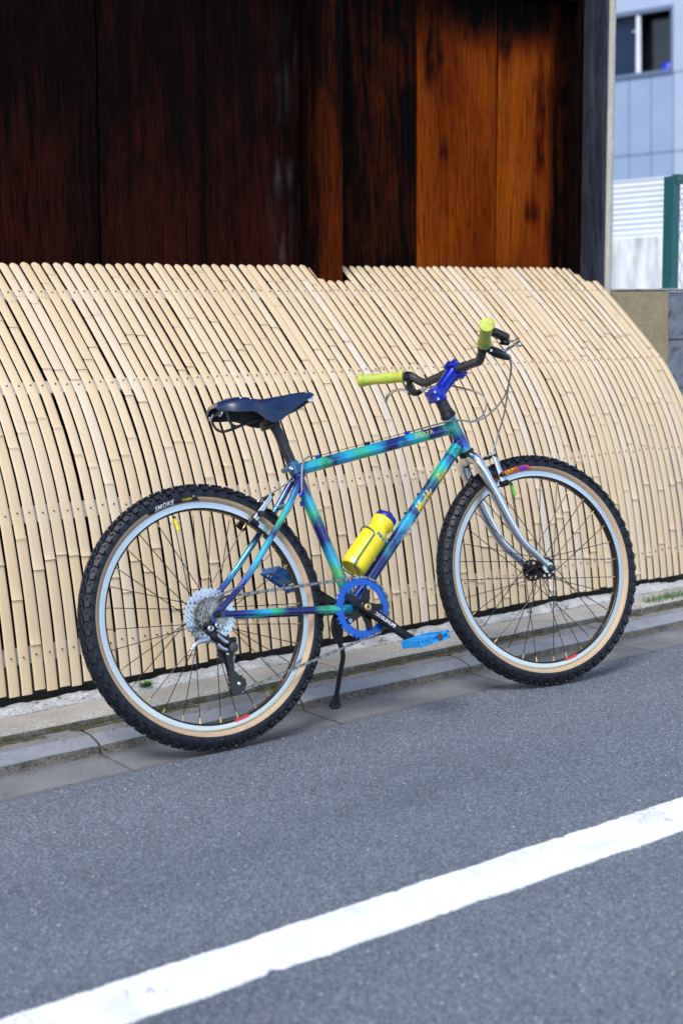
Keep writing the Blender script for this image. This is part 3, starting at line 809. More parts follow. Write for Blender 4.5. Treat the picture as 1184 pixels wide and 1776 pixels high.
# ------------------------------------------------------------------ low wall, green fence
low = empty('low_wall', (5.2, 4.05, 0)); tag(low, 'low beige rendered wall ending in grey concrete blocks beyond the bamboo fence', 'wall')
def lw(x, y, z): return (x - 5.2, y - 4.05, z)
bm = bmesh.new(); n = 40; mz = 60; g = []
for j in range(mz + 1):
    z = 0.0 + 1.168 * j / mz; row = []
    for i in range(n + 1):
        x = 4.388 + (4.700 - 4.388) * i / n
        row.append(bm.verts.new(lw(x, 3.996 + 0.0022 * noise.noise(Vector((x * 55, z * 55, 0))) + 0.001 * noise.noise(Vector((x * 140, z * 140, 3))), z)))
    g.append(row)
for j in range(mz):
    for i in range(n): bm.faces.new((g[j][i], g[j][i + 1], g[j + 1][i + 1], g[j + 1][i]))
r = [bm.verts.new(lw(x, 4.11, z)) for x, z in ((4.388, 0), (4.700, 0), (4.700, 1.168), (4.388, 1.168))]
bm.faces.new(r); bm.faces.new([g[j][0] for j in range(mz + 1)] + [r[3], r[0]]); bm.faces.new([g[j][n] for j in range(mz + 1)] + [r[2], r[1]])
bm.faces.new(g[mz] + [r[2], r[3]])
link('render_coat', bm, 'stucco', low, True, 60)
for lv in range(6):
    z0 = 1.172 - 0.207 * (lv + 1); z1 = z0 + 0.201
    xs_ = [4.704, 5.10, 5.50, 5.90, 6.30] if lv % 2 == 0 else [4.704, 4.90, 5.30, 5.70, 6.10, 6.30]
    for a, b in zip(xs_[:-1], xs_[1:]):
        bm = bmesh.new(); box(bm, lw((a + b) / 2, 4.056 + random.uniform(-0.001, 0.001), (z0 + z1) / 2), (b - a - 0.006, 0.10, z1 - z0), None, 0, 0.003); link('block', bm, 'block', low)
bm = bmesh.new(); box(bm, lw(5.5, 4.058, 0.55), (1.58, 0.085, 1.17)); link('mortar_bed', bm, 'gutter', low)
bm = bmesh.new(); box(bm, lw(5.344, 4.053, 1.1755), (1.912, 0.118, 0.007), None, 0, 0.002); link('mortar_cap', bm, 'mortar', low)

gf = empty('chain_link_fence', (4.8, 4.08, 1.179)); tag(gf, 'green steel post with chain link mesh standing on the low block wall', 'fence')
def gfc(x, y, z): return (x - 4.8, y - 4.08, z - 1.179)
def zz(x, z): return x + (z - 1.18) * 0.03
bm = bmesh.new()
for (x0, x1, y0, y1) in ((4.785, 4.790, 4.052, 4.104), (4.790, 4.829, 4.052, 4.057)):
    vs = []
    for z in (1.179, 1.655):
        for (x, y) in ((x0, y0), (x1, y0), (x1, y1), (x0, y1)): vs.append(bm.verts.new(gfc(zz(x, z), y, z)))
    for q in ((0, 1, 2, 3), (4, 5, 6, 7), (0, 1, 5, 4), (1, 2, 6, 5), (2, 3, 7, 6), (3, 0, 4, 7)): bm.faces.new([vs[i] for i in q])
link('post', bm, 'greensteel', gf)
bm = bmesh.new(); box(bm, gfc(5.55, 4.049, 1.640), (1.47, 0.005, 0.038)); box(bm, gfc(5.55, 4.063, 1.661), (1.47, 0.03, 0.004)); link('top_rail', bm, 'greensteel', gf)
bm = bmesh.new(); lathe(bm, [(0, -0.006), (0.004, -0.006), (0.006, -0.003), (0.006, 0.0)], gfc(4.832, 4.0464, 1.640), (0, 1, 0), 10)
lathe(bm, [(0, -0.006), (0.004, -0.006), (0.006, -0.003), (0.006, 0.0)], gfc(4.870, 4.0464, 1.640), (0, 1, 0), 10); link('bolt', bm, 'rust', gf, True)
bm = bmesh.new()
p_ = 0.062
x = 4.835
k = 0
while x < 6.2:
    for sgn in (1, -1):
        pts = []; zz0 = 1.185 if sgn > 0 else 1.62
        xx = x; z = 1.185
        i = 0; pts = []
        while z <= 1.62:
            off = (i % 2) * p_ / 2
            pts.append(gfc(x + (off if sgn > 0 else p_ / 2 - off) + (p_ / 2 if sgn < 0 else 0), 4.08 + 0.003 * sgn * (1 if i % 2 else -1), z)); z += 0.044; i += 1
        tube(bm, pts, 0.0016, 5, False)
    x += p_
link('mesh', bm, 'wire', gf)
tag(gf.children[-1], kind=None)

# ------------------------------------------------------------------ far background, facing direction D
Dv = Vector((-0.34, 0.94, 0)).normalized(); Nv = Vector((-Dv.y, Dv.x, 0))   # Nv points to the camera side
def bgm(px, t0):                                        # origin of a facade through point px
    def f(t, out, z): return Vector((px[0], px[1], 0)) + Dv * (t - t0) + Nv * out + Vector((0, 0, z))
    return f
if (Vector((0, 0, 0)) - Vector((10, 9, 0))).dot(Nv) < 0: Nv = -Nv
def tbox(bm, fm, t0, t1, o0, o1, z0, z1, org, zs=0.0):
    vs = []
    for z in (z0, z1):
        for (t_, o_) in ((t0, o0), (t1, o0), (t1, o1), (t0, o1)): vs.append(bm.verts.new(fm(t_, o_, z) - org))
    for q in ((0, 1, 2, 3), (4, 5, 6, 7), (0, 1, 5, 4), (1, 2, 6, 5), (2, 3, 7, 6), (3, 0, 4, 7)): bm.faces.new([vs[i] for i in q])
# concrete retaining wall
fm = bgm((9.86, 9.11), 5.21); org = fm(4.5, 0, 0)
rw = empty('retaining_wall', org); tag(rw, 'pale streaked concrete retaining wall behind the green fence post', 'wall')
bm = bmesh.new(); tbox(bm, fm, 0.5, 8.5, -0.25, 0, 0, 1.835, org); link('wall', bm, 'bgconcrete', rw)
org2 = fm(4.5, 0, 1.835)
wf = empty('white_slat_fence', org2); tag(wf, 'white ribbed metal fence standing on the pale concrete retaining wall', 'fence')
for i in range(11):
    z = 1.842 + i * 0.0475; bm = bmesh.new(); vs = []
    prf = [(0.0, 0.0), (-0.018, 0.006), (-0.008, 0.026), (0.006, 0.034), (0.006, 0.0474), (-0.03, 0.0474)]
    for t_ in (0.5, 5.17): vs.append([bm.verts.new(fm(t_, o_ - 0.06, z + dz) - org2) for o_, dz in prf])
    for j in range(len(prf)): bm.faces.new((vs[0][j], vs[0][(j + 1) % 6], vs[1][(j + 1) % 6], vs[1][j]))
    bm.faces.new(vs[0]); bm.faces.new(vs[1]); link('slat', bm, 'whitemetal', wf)
for t_ in (5.21, 3.2, 1.2):
    bm = bmesh.new(); tbox(bm, fm, t_ - 0.035, t_ + 0.045, -0.10, -0.025, 1.836, 2.375, org2); link('post', bm, 'whitemetal', wf)
# building with blue-grey panels
fm = bgm((16.97, 15.62), 8.91); org = fm(8, 0, 0)
bd = empty('panel_building', org); tag(bd, 'blue grey building clad in metal panels with a dark window at far right', 'building')
ts = [8.575 + 0.357 * k for k in range(-8, 9)]
for i in range(len(ts) - 1):
    for (z0, z1) in ((3.70, 4.86), (2.54, 3.685), (1.40, 2.525)):
        bm = bmesh.new(); tbox(bm, fm, ts[i] + 0.006, ts[i + 1] - 0.006, -0.06, 0.0, z0, z1, org)
        link('wall_panel', bm, 'panellight' if ts[i + 1] < 7.9 else 'panel', bd)
bm = bmesh.new(); tbox(bm, fm, 5.7, 7.868, -0.06, 0.0, 4.875, 9.0, org); link('wall_panel', bm, 'panellight', bd)
bm = bmesh.new(); tbox(bm, fm, 7.872, 11.4, -0.06, 0.0, 5.87, 9.0, org); link('wall_panel', bm, 'panellight', bd)
bm = bmesh.new(); tbox(bm, fm, 9.6, 11.4, -0.06, 0.0, 4.875, 5.865, org); link('wall_panel', bm, 'panel', bd)
bm = bmesh.new(); tbox(bm, fm, 5.6, 11.5, -0.4, -0.34, 0, 9, org); tbox(bm, fm, 5.6, 11.5, -0.09, -0.07, 0, 4.87, org); link('inner_wall', bm, 'windark', bd)
wn = None
bm = bmesh.new(); tbox(bm, fm, 7.875, 9.6, -0.10, 0.03, 4.865, 4.925, org); tbox(bm, fm, 7.875, 9.6, -0.10, 0.015, 5.80, 5.868, org)
tbox(bm, fm, 7.875, 7.905, -0.10, 0.01, 4.925, 5.80, org); tbox(bm, fm, 9.57, 9.6, -0.10, 0.01, 4.925, 5.80, org)
wn = link('window', bm, 'joint', bd)
bm = bmesh.new(); tbox(bm, fm, 8.42, 9.57, -0.09, -0.08, 4.925, 5.80, org); link('pane', bm, 'winblue', wn)
bm = bmesh.new(); tbox(bm, fm, 7.905, 8.40, -0.30, -0.29, 4.925, 5.80, org); link('pane', bm, 'windark', wn)
bm = bmesh.new(); lathe(bm, [(0.045, 0), (0.038, 0.88)], fm(8.435, -0.04, 4.925) - org, (0, 0, 1), 12); tube(bm, [fm(8.435, -0.04, 5.58) - org, fm(8.53, -0.04, 5.56) - org], 0.012, 8)
link('mullion', bm, 'whitemetal', wn, True)
bm = bmesh.new(); lathe(bm, [(0, 0.1), (0.07, 0.085), (0.12, 0.03), (0.13, -0.05), (0, -0.06)], fm(8.0, -0.2, 4.98) - org, (0, 0, 1), 16)
o = link('cushion', bm, 'blueball', None, True); o.location = org
tag(o, 'blue rounded object lying inside the dark window of the far building', 'cushion')

# ------------------------------------------------------------------ weeds
def weed(x, y, z, n, h, spread, label, seed):
    rr = random.Random(seed); root = empty('weed', (x, y, z)); tag(root, label, 'weed')
    for i in range(n):
        bm = bmesh.new(); a = rr.uniform(0, 2 * PI); ln = h * rr.uniform(0.6, 1.1); wd = rr.uniform(0.0022, 0.004)
        b0 = Vector((rr.uniform(-spread, spread), rr.uniform(-spread * 0.3, spread * 0.3), 0)); d = Vector((math.cos(a), math.sin(a), 0)); side = Vector((-d.y, d.x, 0)); rows = []
        for k in range(6):
            u = k / 5; c = b0 + d * (ln * 0.8 * u ** 1.5) + Vector((0, 0, ln * (u - 0.45 * u * u)))
            w_ = wd * math.sin(PI * min(0.97, 0.15 + 0.85 * u)); rows.append((bm.verts.new(c - side * w_), bm.verts.new(c + Vector((0, 0, -w_ * 0.3))), bm.verts.new(c + side * w_)))
        for k in range(5):
            bm.faces.new((rows[k][0], rows[k][1], rows[k + 1][1], rows[k + 1][0])); bm.faces.new((rows[k][1], rows[k][2], rows[k + 1][2], rows[k + 1][1]))
        link('leaf', bm, 'leaf', root, True)
weed(1.815, 3.385, 0.070, 26, 0.030, 0.014, 'tiny green weed sprouting at the white footing behind the rear wheel', 1)
def grass_tuft(x0, x1, y, z, n, h, seed, label):
    rr = random.Random(seed); bm = bmesh.new()
    for i in range(n):
        x = rr.uniform(x0, x1); yy = y + rr.gauss(0, 0.012); a = rr.uniform(0, 2 * PI); ln = h * rr.uniform(0.4, 1.1); d = Vector((math.cos(a), math.sin(a), 0)); side = Vector((-d.y, d.x, 0)) * 0.0011; prev = None
        for k in range(5):
            u = k / 4; c = Vector((x, yy, z)) + d * ln * 0.6 * u * u + Vector((0, 0, ln * (u - 0.3 * u * u))); s_ = side * (1 - u * 0.9)
            cur = (bm.verts.new(c - s_), bm.verts.new(c + s_))
            if prev: bm.faces.new((prev[0], prev[1], cur[1], cur[0]))
            prev = cur
    tag(link('grass', bm, 'leaf'), label, 'grass', kind='stuff')
grass_tuft(3.70, 4.05, 3.25, 0.066, 420, 0.042, 5, 'bright green grass tuft on the kerb edging at the right end of the fence')

# ================================================================== BICYCLE
# local frame: x forwards, y to the left side (away from the camera), z up; origin at the rear tyre contact
fw = Vector((0.99625389, -0.08647646, 0.0)); rt = Vector((-0.08435324, -0.97179328, 0.22023251)); upv = Vector((0.01904493, 0.2194075, 0.97544741))
yb_ = -rt
BM = Matrix(((fw.x, yb_.x, upv.x, 1.77391), (fw.y, yb_.y, upv.y, 2.91591), (fw.z, yb_.z, upv.z, 0.0055), (0, 0, 0, 1)))
bike = empty('bicycle'); bike.matrix_world = BM
tag(bike, 'mountain bike with blue and green fade frame leaning on its kickstand before the bamboo fence', 'bicycle')
P = lambda s, o, t: Vector((s, -o, t))          # s forward, o towards the camera side (right), t up
AX = 0.334

# ---- wheels
def make_tyre(parent):
    bm = bmesh.new(); seg = 152; rc = 0.3060; ro = 0.0232
    prof = []
    angs = [-2.62, -2.3, -2.05, -1.90, -1.84, -1.5, -1.2, -0.9, -0.6, -0.3, 0, 0.3, 0.6, 0.9, 1.2, 1.5, 1.84, 1.90, 2.05, 2.3, 2.62]
    rings = []
    for k in range(seg):
        th = 2 * PI * k / seg; ring = []
        for a_ in angs:
            rr_ = rc + ro * math.cos(a_); y = ro * math.sin(a_)
            ring.append(bm.verts.new((rr_ * math.cos(th), y, rr_ * math.sin(th))))
        rings.append(ring)
    n = len(angs)
    for k in range(seg):
        A_, B_ = rings[k], rings[(k + 1) % seg]
        for j in range(n - 1):
            f = bm.faces.new((A_[j], A_[j + 1], B_[j + 1], B_[j])); am = abs((angs[j] + angs[j + 1]) / 2)
            f.material_index = 1 if am > 1.89 else 0
    # knobs
    def knob(th, a0, a1, half, h, taper=0.82, skew=0.0):
        vs = []
        for top in (0, 1):
            r_ = ro - 0.0006 + (h if top else 0); sc = taper if top else 1
            ac = (a0 + a1) / 2
            for (aa, tt) in ((a0, -1), (a1, -1), (a1, 1), (a0, 1)):
                an = ac + (aa - ac) * sc; dth = th + (tt * half * sc + skew * (an - ac)) / 0.33
                rr_ = rc + r_ * math.cos(an); y = r_ * math.sin(an)
                vs.append(bm.verts.new((rr_ * math.cos(dth), y, rr_ * math.sin(dth))))
        for q in ((4, 5, 6, 7), (0, 1, 5, 4), (1, 2, 6, 5), (2, 3, 7, 6), (3, 0, 4, 7)): bm.faces.new([vs[i] for i in q])
    NK = 60
    for k in range(NK):
        th = 2 * PI * k / NK
        for sg in (-1, 1):
            knob(th, sg * 0.80, sg * 1.26, 0.0078, 0.0088, 0.78)                    # shoulder block
            knob(th + PI / NK, sg * 0.76, sg * 1.00, 0.0036, 0.0055, 0.8)
            knob(th, sg * 1.26, sg * 1.66, 0.0036, 0.0042, 0.60)                     # buttress on the sidewall
            knob(th + PI / NK * (0.5 + 0.5 * sg), sg * 0.36, sg * 0.66, 0.0062, 0.0062, 0.85, 0.05 * sg)
        knob(th + PI / NK, -0.26, 0.26, 0.0050, 0.0060, 0.85)
        knob(th, -0.24, -0.02, 0.0050, 0.0060, 0.85)
        knob(th, 0.02, 0.24, 0.0050, 0.0060, 0.85)
    return link('tyre', bm, ['rubber', 'tan'], parent, True, 32)
def make_rim_bm():
    bm = bmesh.new(); seg = 128
    prof = [(0.2858, 0.0118), (0.2864, 0.0132), (0.2852, 0.0135), (0.2720, 0.0128), (0.2714, 0.0120), (0.2690, 0.0117), (0.2672, 0.0100), (0.2665, 0.0)]
    prof = prof + [(r_, -y) for r_, y in prof[-2::-1]]
    rings = [[bm.verts.new((r_ * math.cos(2 * PI * k / seg), y, r_ * math.sin(2 * PI * k / seg))) for r_, y in prof] for k in range(seg)]
    n = len(prof)
    for k in range(seg):
        A_, B_ = rings[k], rings[(k + 1) % seg]
        for j in range(n):
            f = bm.faces.new((A_[j], A_[(j + 1) % n], B_[(j + 1) % n], B_[j])); f.material_index = 0 if j in (0, 1, 2, n - 2, n - 3, n - 4) else 1
    return bm
def polar_text(body, size, rad, th0, y, parent, name, mat, bold=0.0004, shear=0.15, sidewall=True, xs=1.0, spacing=1.0, lift=0.0008):
    """text on the camera side of the wheel; th0 = angle of centre (0 forward, 90 up), read clockwise"""
    tb, w2, h2 = text_bm(body, size, shear, bold, 0.0035, xs, spacing)
    def fn(x, yy):
        r_ = rad + yy; th = th0 - x / rad
        return Vector((r_ * math.cos(th), side_y(r_) - lift, r_ * math.sin(th)))
    map_bm(tb, fn); return link(name, tb, mat, parent, angle='keep')
def side_y(r_):
    d = (r_ - 0.3060) / 0.0232; d = max(-0.98, min(0.98, d)); return -0.0232 * math.sqrt(1 - d * d)
def patch(r0, r1, th0, th1, parent, name, mat, lift=0.0005, skew=0.02, flat_y=None):
    bm = bmesh.new(); rows = []
    for i in range(31):
        row = []
        for j in range(7):
            r_ = r0 + (r1 - r0) * j / 6; th = th0 + (th1 - th0) * i / 30 - skew * (j / 6)
            y = (side_y(r_) if flat_y is None else flat_y) - lift; row.append(bm.verts.new((r_ * math.cos(th), y, r_ * math.sin(th))))
        rows.append(row)
    for i in range(30):
        for j in range(6): bm.faces.new((rows[i][j], rows[i][j + 1], rows[i + 1][j + 1], rows[i + 1][j]))
    return link(name, bm, mat, parent, True, 'keep')
spoke_mesh = {}
def make_spokes(parent, fr, yl, yr, front):
    """32 crossed spokes with brass nipples, each spoke an object of its own"""
    for i in range(32):
        sd = 1 if i % 2 else -1                       # +1 left flange, -1 right flange
        th = 2 * PI * (i + 0.5) / 32 + R(101 + 5.6)
        lead = 1 if (i // 2) % 2 else -1
        hub_th = th + lead * R(66)
        y0 = yl if sd > 0 else yr
        a = Vector((fr * math.cos(hub_th), y0 + 0.001 * lead, fr * math.sin(hub_th)))
        b = Vector((0.2665 * math.cos(th), 0.004 * sd, 0.2665 * math.sin(th)))
        bm = bmesh.new(); d = (b - a).normalized()
        tube(bm, [a, b - d * 0.012], 0.0012, 6, True, 0)
        tube(bm, [b - d * 0.014, b - d * 0.004, b], [0.0019, 0.0021, 0.0028], 8, True, 1)
        link('spoke', bm, ['spoke', 'brass'], parent, True)
wheels = []
def wheel(kind, loc, rotz):
    wh = link('wheel', make_rim_bm(), ['rimsilver', 'black'], bike, True, 25)
    wh.location = loc; wh.rotation_euler = (0, 0, rotz); wh['label'] = kind + ' wheel'
    return wh
rw_ = wheel('rear', P(0, 0, AX), 0)
tyre1 = make_tyre(rw_)
make_spokes(rw_, 0.020, 0.030, -0.016, False)
bm = bmesh.new()
lathe(bm, [(0.0, -0.078), (0.0045, -0.0775), (0.0055, -0.074), (0.0085, -0.073), (0.0095, -0.068), (0.006, -0.0675), (0.006, -0.06), (0.009, -0.058), (0.009, -0.016), (0.024, -0.018), (0.024, -0.014), (0.012, -0.010), (0.010, 0.0), (0.012, 0.024), (0.024, 0.028), (0.024, 0.032), (0.010, 0.034), (0.009, 0.060), (0.006, 0.062), (0.0, 0.066)], (0, 0, 0), (0, 1, 0), 28)
link('hub', bm, 'black', rw_, True, 35)
# valves and caps
def valve(wh, cap, cname):
    th = R(101); d = Vector((math.cos(th), 0, math.sin(th)))
    bm = bmesh.new(); lathe(bm, [(0.004, -0.262), (0.004, -0.253), (0.003, -0.252), (0.003, -0.240)], (0, 0, 0), -d, 10, 0); 
    bm.clear(); tube(bm, [d * 0.262, d * 0.252], 0.0042, 10); tube(bm, [d * 0.252, d * 0.247], 0.003, 10); link('valve', bm, 'black', wh, True)
    bm = bmesh.new(); tube(bm, [d * 0.256, d * 0.2535, d * 0.253, d * 0.233, d * 0.2315, d * 0.2265, d * 0.225], [0.0052, 0.0052, 0.0040, 0.0040, 0.0050, 0.0050, 0.0038], 12); link(cname, bm, cap, wh, True, 30)
valve(rw_, 'yellowcap', 'valve_cap')
patch(0.2672, 0.2745, R(277), R(286), rw_, 'sticker', 'red', 0.0006, 0.0, -0.0130)
# cassette
CN = [34, 30, 26, 23, 20, 17, 15, 13, 11]
def gear(bm, teeth, y0, y1, rin, mi=0, holes=True, pitch=0.0127, deep=0.0036):
    rp = pitch / (2 * math.sin(PI / teeth)); out = []
    for k in range(teeth):
        for dth, r_ in ((0.0, rp - deep * 0.75), (0.20, rp - deep * 0.6), (0.38, rp + deep * 0.55), (0.5, rp + deep * 0.72), (0.62, rp + deep * 0.55), (0.80, rp - deep * 0.6)):
            out.append((r_, 2 * PI * (k + dth) / teeth))
    n = len(out)
    def ring(fn, y): return [bm.verts.new((fn(r_) * math.cos(th), y, fn(r_) * math.sin(th))) for r_, th in out]
    r1 = rp - deep - 0.0020; r2 = r1 - 0.0045
    F = []
    for y in (y0, y1):
        a_ = ring(lambda r_: r_, y); b_ = ring(lambda r_: r1, y); c_ = ring(lambda r_: max(rin + 0.001, r2), y); d_ = ring(lambda r_: rin, y); F.append((a_, b_, c_, d_))
    for i in range(n):
        j = (i + 1) % n
        for q in F:
            bm.faces.new((q[0][i], q[0][j], q[1][j], q[1][i])).material_index = mi
            if not holes or (i // 6) % 2 == 0 or i % 6 in (0, 5): bm.faces.new((q[1][i], q[1][j], q[2][j], q[2][i])).material_index = mi
            bm.faces.new((q[2][i], q[2][j], q[3][j], q[3][i])).material_index = mi
        bm.faces.new((F[0][0][i], F[0][0][j], F[1][0][j], F[1][0][i])).material_index = mi
        bm.faces.new((F[0][3][i], F[0][3][j], F[1][3][j], F[1][3][i])).material_index = mi
for i, tt in enumerate(CN):
    bm = bmesh.new(); y = -0.0205 - i * 0.0040
    gear(bm, tt, y, y - 0.0018, max(0.010, 0.0127 * tt / (2 * PI) - 0.020), 0, tt > 15)
    link('sprocket', bm, 'cassette' if i < 3 else 'cassette2', rw_, False)
bm = bmesh.new(); lathe(bm, [(0.006, -0.059), (0.014, -0.058), (0.0155, -0.056), (0.0155, -0.020)], (0, 0, 0), (0, 1, 0), 20); link('lockring', bm, 'cassette2', rw_, True, 30)
# tyre print
patch(0.2895, 0.3035, R(114.5), R(86.5), rw_, 'label_patch', 'blackprint', 0.0004, -0.05)
polar_text('SMOKE', 0.0145, 0.2962, R(105.8), 0, rw_, 'lettering', 'white', 0.0003, 0.25, xs=1.08, spacing=1.14)
polar_text('CLASSIC', 0.0075, 0.2955, R(93.3), 0, rw_, 'lettering', 'yellowprint', 0.0002, 0.2)
polar_text('2.1', 0.0055, 0.3015, R(89.8), 0, rw_, 'lettering', 'white', 0.0001, 0.1)

STEER = R(-5.5)
fw_ = wheel('front', P(1.070, 0, AX), STEER)
for src in rw_.children:
    if src.name.split('.')[0] in ('tyre',):
        c = src.copy(); COL.objects.link(c); c.parent = fw_
make_spokes(fw_, 0.027, 0.036, -0.036, True)
bm = bmesh.new()
def holed_flange(bm, y0, y1, r_, hr):
    lathe(bm, [(0.011, y0), (0.018, y0), (0.018, y1), (0.011, y1)], (0, 0, 0), (0, 1, 0), 24, 0, True)
    lathe(bm, [(0.026, y0), (r_, y0), (r_, y1), (0.026, y1)], (0, 0, 0), (0, 1, 0), 32, 0, True)
    for k in range(8):
        a_ = 2 * PI * k / 8; m_ = Matrix.Rotation(-a_, 3, 'Y'); box(bm, m_ @ Vector((0.022, (y0 + y1) / 2, 0)), (0.010, y1 - y0, 0.008), m_)
holed_flange(bm, 0.034, 0.038, 0.032, 0); holed_flange(bm, -0.038, -0.034, 0.032, 0)
lathe(bm, [(0, -0.062), (0.006, -0.062), (0.009, -0.060), (0.010, -0.054), (0.010, -0.046), (0.012, -0.042), (0.012, 0.042), (0.010, 0.046), (0.010, 0.060), (0, 0.062)], (0, 0, 0), (0, 1, 0), 24)
link('hub', bm, 'black', fw_, True, 35)
valve(fw_, 'greencap', 'valve_cap')
patch(0.2672, 0.2745, R(277), R(286), fw_, 'sticker', 'red', 0.0006, 0.0, -0.0130)
patch(0.289, 0.304, R(115.5), R(87), fw_, 'label_patch', 'orange', 0.0004, -0.05)
patch(0.291, 0.302, R(95.5), R(89.5), fw_, 'label_patch', 'purple', 0.0007, -0.02)
polar_text('DART', 0.0150, 0.2962, R(104), 0, fw_, 'lettering', 'yellowprint', 0.0003, 0.25, xs=1.15, spacing=1.14)
tag(fw_.children[0])

# ---- frame
BB = (0.430, 0.298); HT_T = (0.8325, 0.795); HT_B = (0.873, 0.692); ST_T = (0.305, 0.704)
hax = Vector((HT_T[0] - HT_B[0], 0, HT_T[1] - HT_B[1])).normalized()      # steering axis, upwards
fr = empty('frame', parent=bike)
def part_tube(name, pts, rad, stops, seg=20, flat=None, mat=None, up0=None):
    bm = bmesh.new(); tube(bm, pts, rad, seg, True, 0, flat, up0)
    return link(name, bm, mat or fade_mat(name + '_paint', stops), fr, True, 50)
def lerp2(a, b, n): return [Vector(a).lerp(Vector(b), i / n) for i in range(n + 1)]
part_tube('top_tube', lerp2(P(0.318, 0, 0.681), P(0.845, 0, 0.764), 20), 0.0165,
          [(0.0, NAVY), (0.08, CYAN), (0.13, GREEN), (0.19, NAVY), (0.28, CYAN), (0.40, GREEN), (0.46, CYAN), (0.54, NAVY), (0.62, NAVY), (0.69, CYAN), (0.74, GREEN), (0.79, NAVY), (0.88, NAVY), (0.95, GREEN)])
part_tube('down_tube', lerp2(P(0.436, 0, 0.318), P(0.858, 0, 0.722), 24), 0.0172,
          [(0.0, BLUE), (0.08, NAVY), (0.2, NAVY), (0.3, TEAL), (0.37, NAVY), (0.47, CYAN), (0.54, NAVY), (0.62, CYAN), (0.69, NAVY), (0.79, GREEN), (0.86, CYAN), (0.93, NAVY), (1.0, NAVY)])
part_tube('seat_tube', lerp2(P(0.427, 0, 0.310), P(ST_T[0], 0, ST_T[1]), 20), 0.0157,
          [(0.0, NAVY), (0.06, TEAL), (0.16, GREEN), (0.24, LIME), (0.33, CYAN), (0.45, NAVY), (0.55, NAVY), (0.62, GREEN), (0.70, CYAN), (0.82, NAVY), (0.92, NAVY), (1.0, BLUE)])
part_tube('head_tube', [P(HT_B[0], 0, HT_B[1]), P(*[(HT_B[0] * 0.97 + HT_T[0] * 0.03), 0, (HT_B[1] * 0.97 + HT_T[1] * 0.03)])] + lerp2(P(HT_B[0], 0, HT_B[1]), P(HT_T[0], 0, HT_T[1]), 8)[1:],
          [0.0195, 0.0195] + [0.0182] * 7 + [0.0192], [(0.0, GREEN), (0.15, BLUE), (0.4, NAVY), (0.55, TEAL), (0.75, GREEN), (1.0, CYAN)], 24)
bm = bmesh.new(); lathe(bm, [(0.017, -0.036), (0.0205, -0.036), (0.0205, 0.036), (0.017, 0.036)], P(BB[0], 0, BB[1]), (0, 1, 0), 28); link('bottom_bracket', bm, fade_mat('shell_paint', [(0, NAVY), (1, BLUE)]), fr, True, 40)
for o_, nm in ((1, 0), (-1, 1)):
    cs = [P(0.408, o_ * 0.022, 0.300), P(0.375, o_ * 0.034, 0.302), P(0.33, o_ * 0.043, 0.306), P(0.25, o_ * 0.052, 0.313), P(0.13, o_ * 0.060, 0.323), P(0.035, o_ * 0.0635, 0.331), P(0.022, o_ * 0.064, 0.332)]
    cpts = spline(cs, 5); rr_ = [0.0135 - 0.0055 * min(1, i / (len(cpts) * 0.75)) for i in range(len(cpts))]
    part_tube('chainstay', cpts, rr_, [(0.0, CYAN), (0.12, CYAN), (0.22, GREEN), (0.34, NAVY), (0.5, NAVY), (0.62, GREEN), (0.70, CYAN), (0.86, PURP), (1.0, NAVY)], 14, (0.78, 1.0))
    ss_ = [P(0.325, o_ * 0.016, 0.668), P(0.300, o_ * 0.026, 0.640), P(0.262, o_ * 0.034, 0.590), P(0.19, o_ * 0.046, 0.510), P(0.10, o_ * 0.056, 0.415), P(0.022, o_ * 0.0625, 0.352), P(0.010, o_ * 0.063, 0.343)]
    spts = spline(ss_, 5); rr_ = [0.0095 - 0.0022 * (i / len(spts)) for i in range(len(spts))]
    part_tube('seatstay', spts, rr_, [(0.0, NAVY), (0.12, PURP), (0.24, CYAN), (0.34, GREEN), (0.44, NAVY), (0.56, CYAN), (0.66, CYAN), (0.8, BLUE), (0.9, NAVY), (1.0, NAVY)], 14)
    # dropout plate
    bm = bmesh.new()
    pl = [(0.040, 0.325), (0.040, 0.338), (0.025, 0.341), (0.017, 0.352), (0.010, 0.350), (0.000, 0.346), (-0.009, 0.342), (-0.015, 0.333), (-0.017, 0.320), (-0.014, 0.300), (-0.004, 0.299), (-0.005, 0.316), (-0.003, 0.325), (0.006, 0.327), (0.014, 0.324)]
    if o_ < 0: pl = [q for q in pl if q[1] > 0.303]
    prism(bm, pl, lambda u, v, d: P(u, d, v), o_ * 0.062, o_ * 0.0675); link('dropout', bm, fade_mat('dropout_paint', [(0, NAVY), (1, BLUE)]), fr)
# seat cluster
bm = bmesh.new(); sax = Vector((ST_T[0] - BB[0], 0, ST_T[1] - BB[1])).normalized(); c0 = P(ST_T[0], 0, ST_T[1])
lathe(bm, [(0.0158, -0.034), (0.0176, -0.032), (0.0176, -0.002), (0.0145, 0.0)], c0, sax, 24)
bk_ = Vector((-sax.z, 0, sax.x)) ; bk_ = bk_ if bk_.x < 0 else -bk_
for sd in (-1, 1): tube(bm, [c0 + bk_ * 0.021 - sax * 0.014 + V(0, sd * 0.004, 0), c0 + bk_ * 0.021 - sax * 0.014 + V(0, sd * 0.019, 0)], 0.0078, 12)
link('seat_collar', bm, fade_mat('collar_paint', [(0, TEAL), (1, NAVY)]), fr, True, 40)
bm = bmesh.new(); q = c0 + bk_ * 0.021 - sax * 0.014; lathe(bm, [(0, -0.004), (0.003, -0.004), (0.004, -0.005), (0.0058, -0.004), (0.0058, 0.0)], q + V(0, -0.0195, 0), (0, 1, 0), 14); link('bolt', bm, 'silver', fr, True, 30)
bm = bmesh.new(); m_ = Matrix.Rotation(R(-40), 3, 'Y')
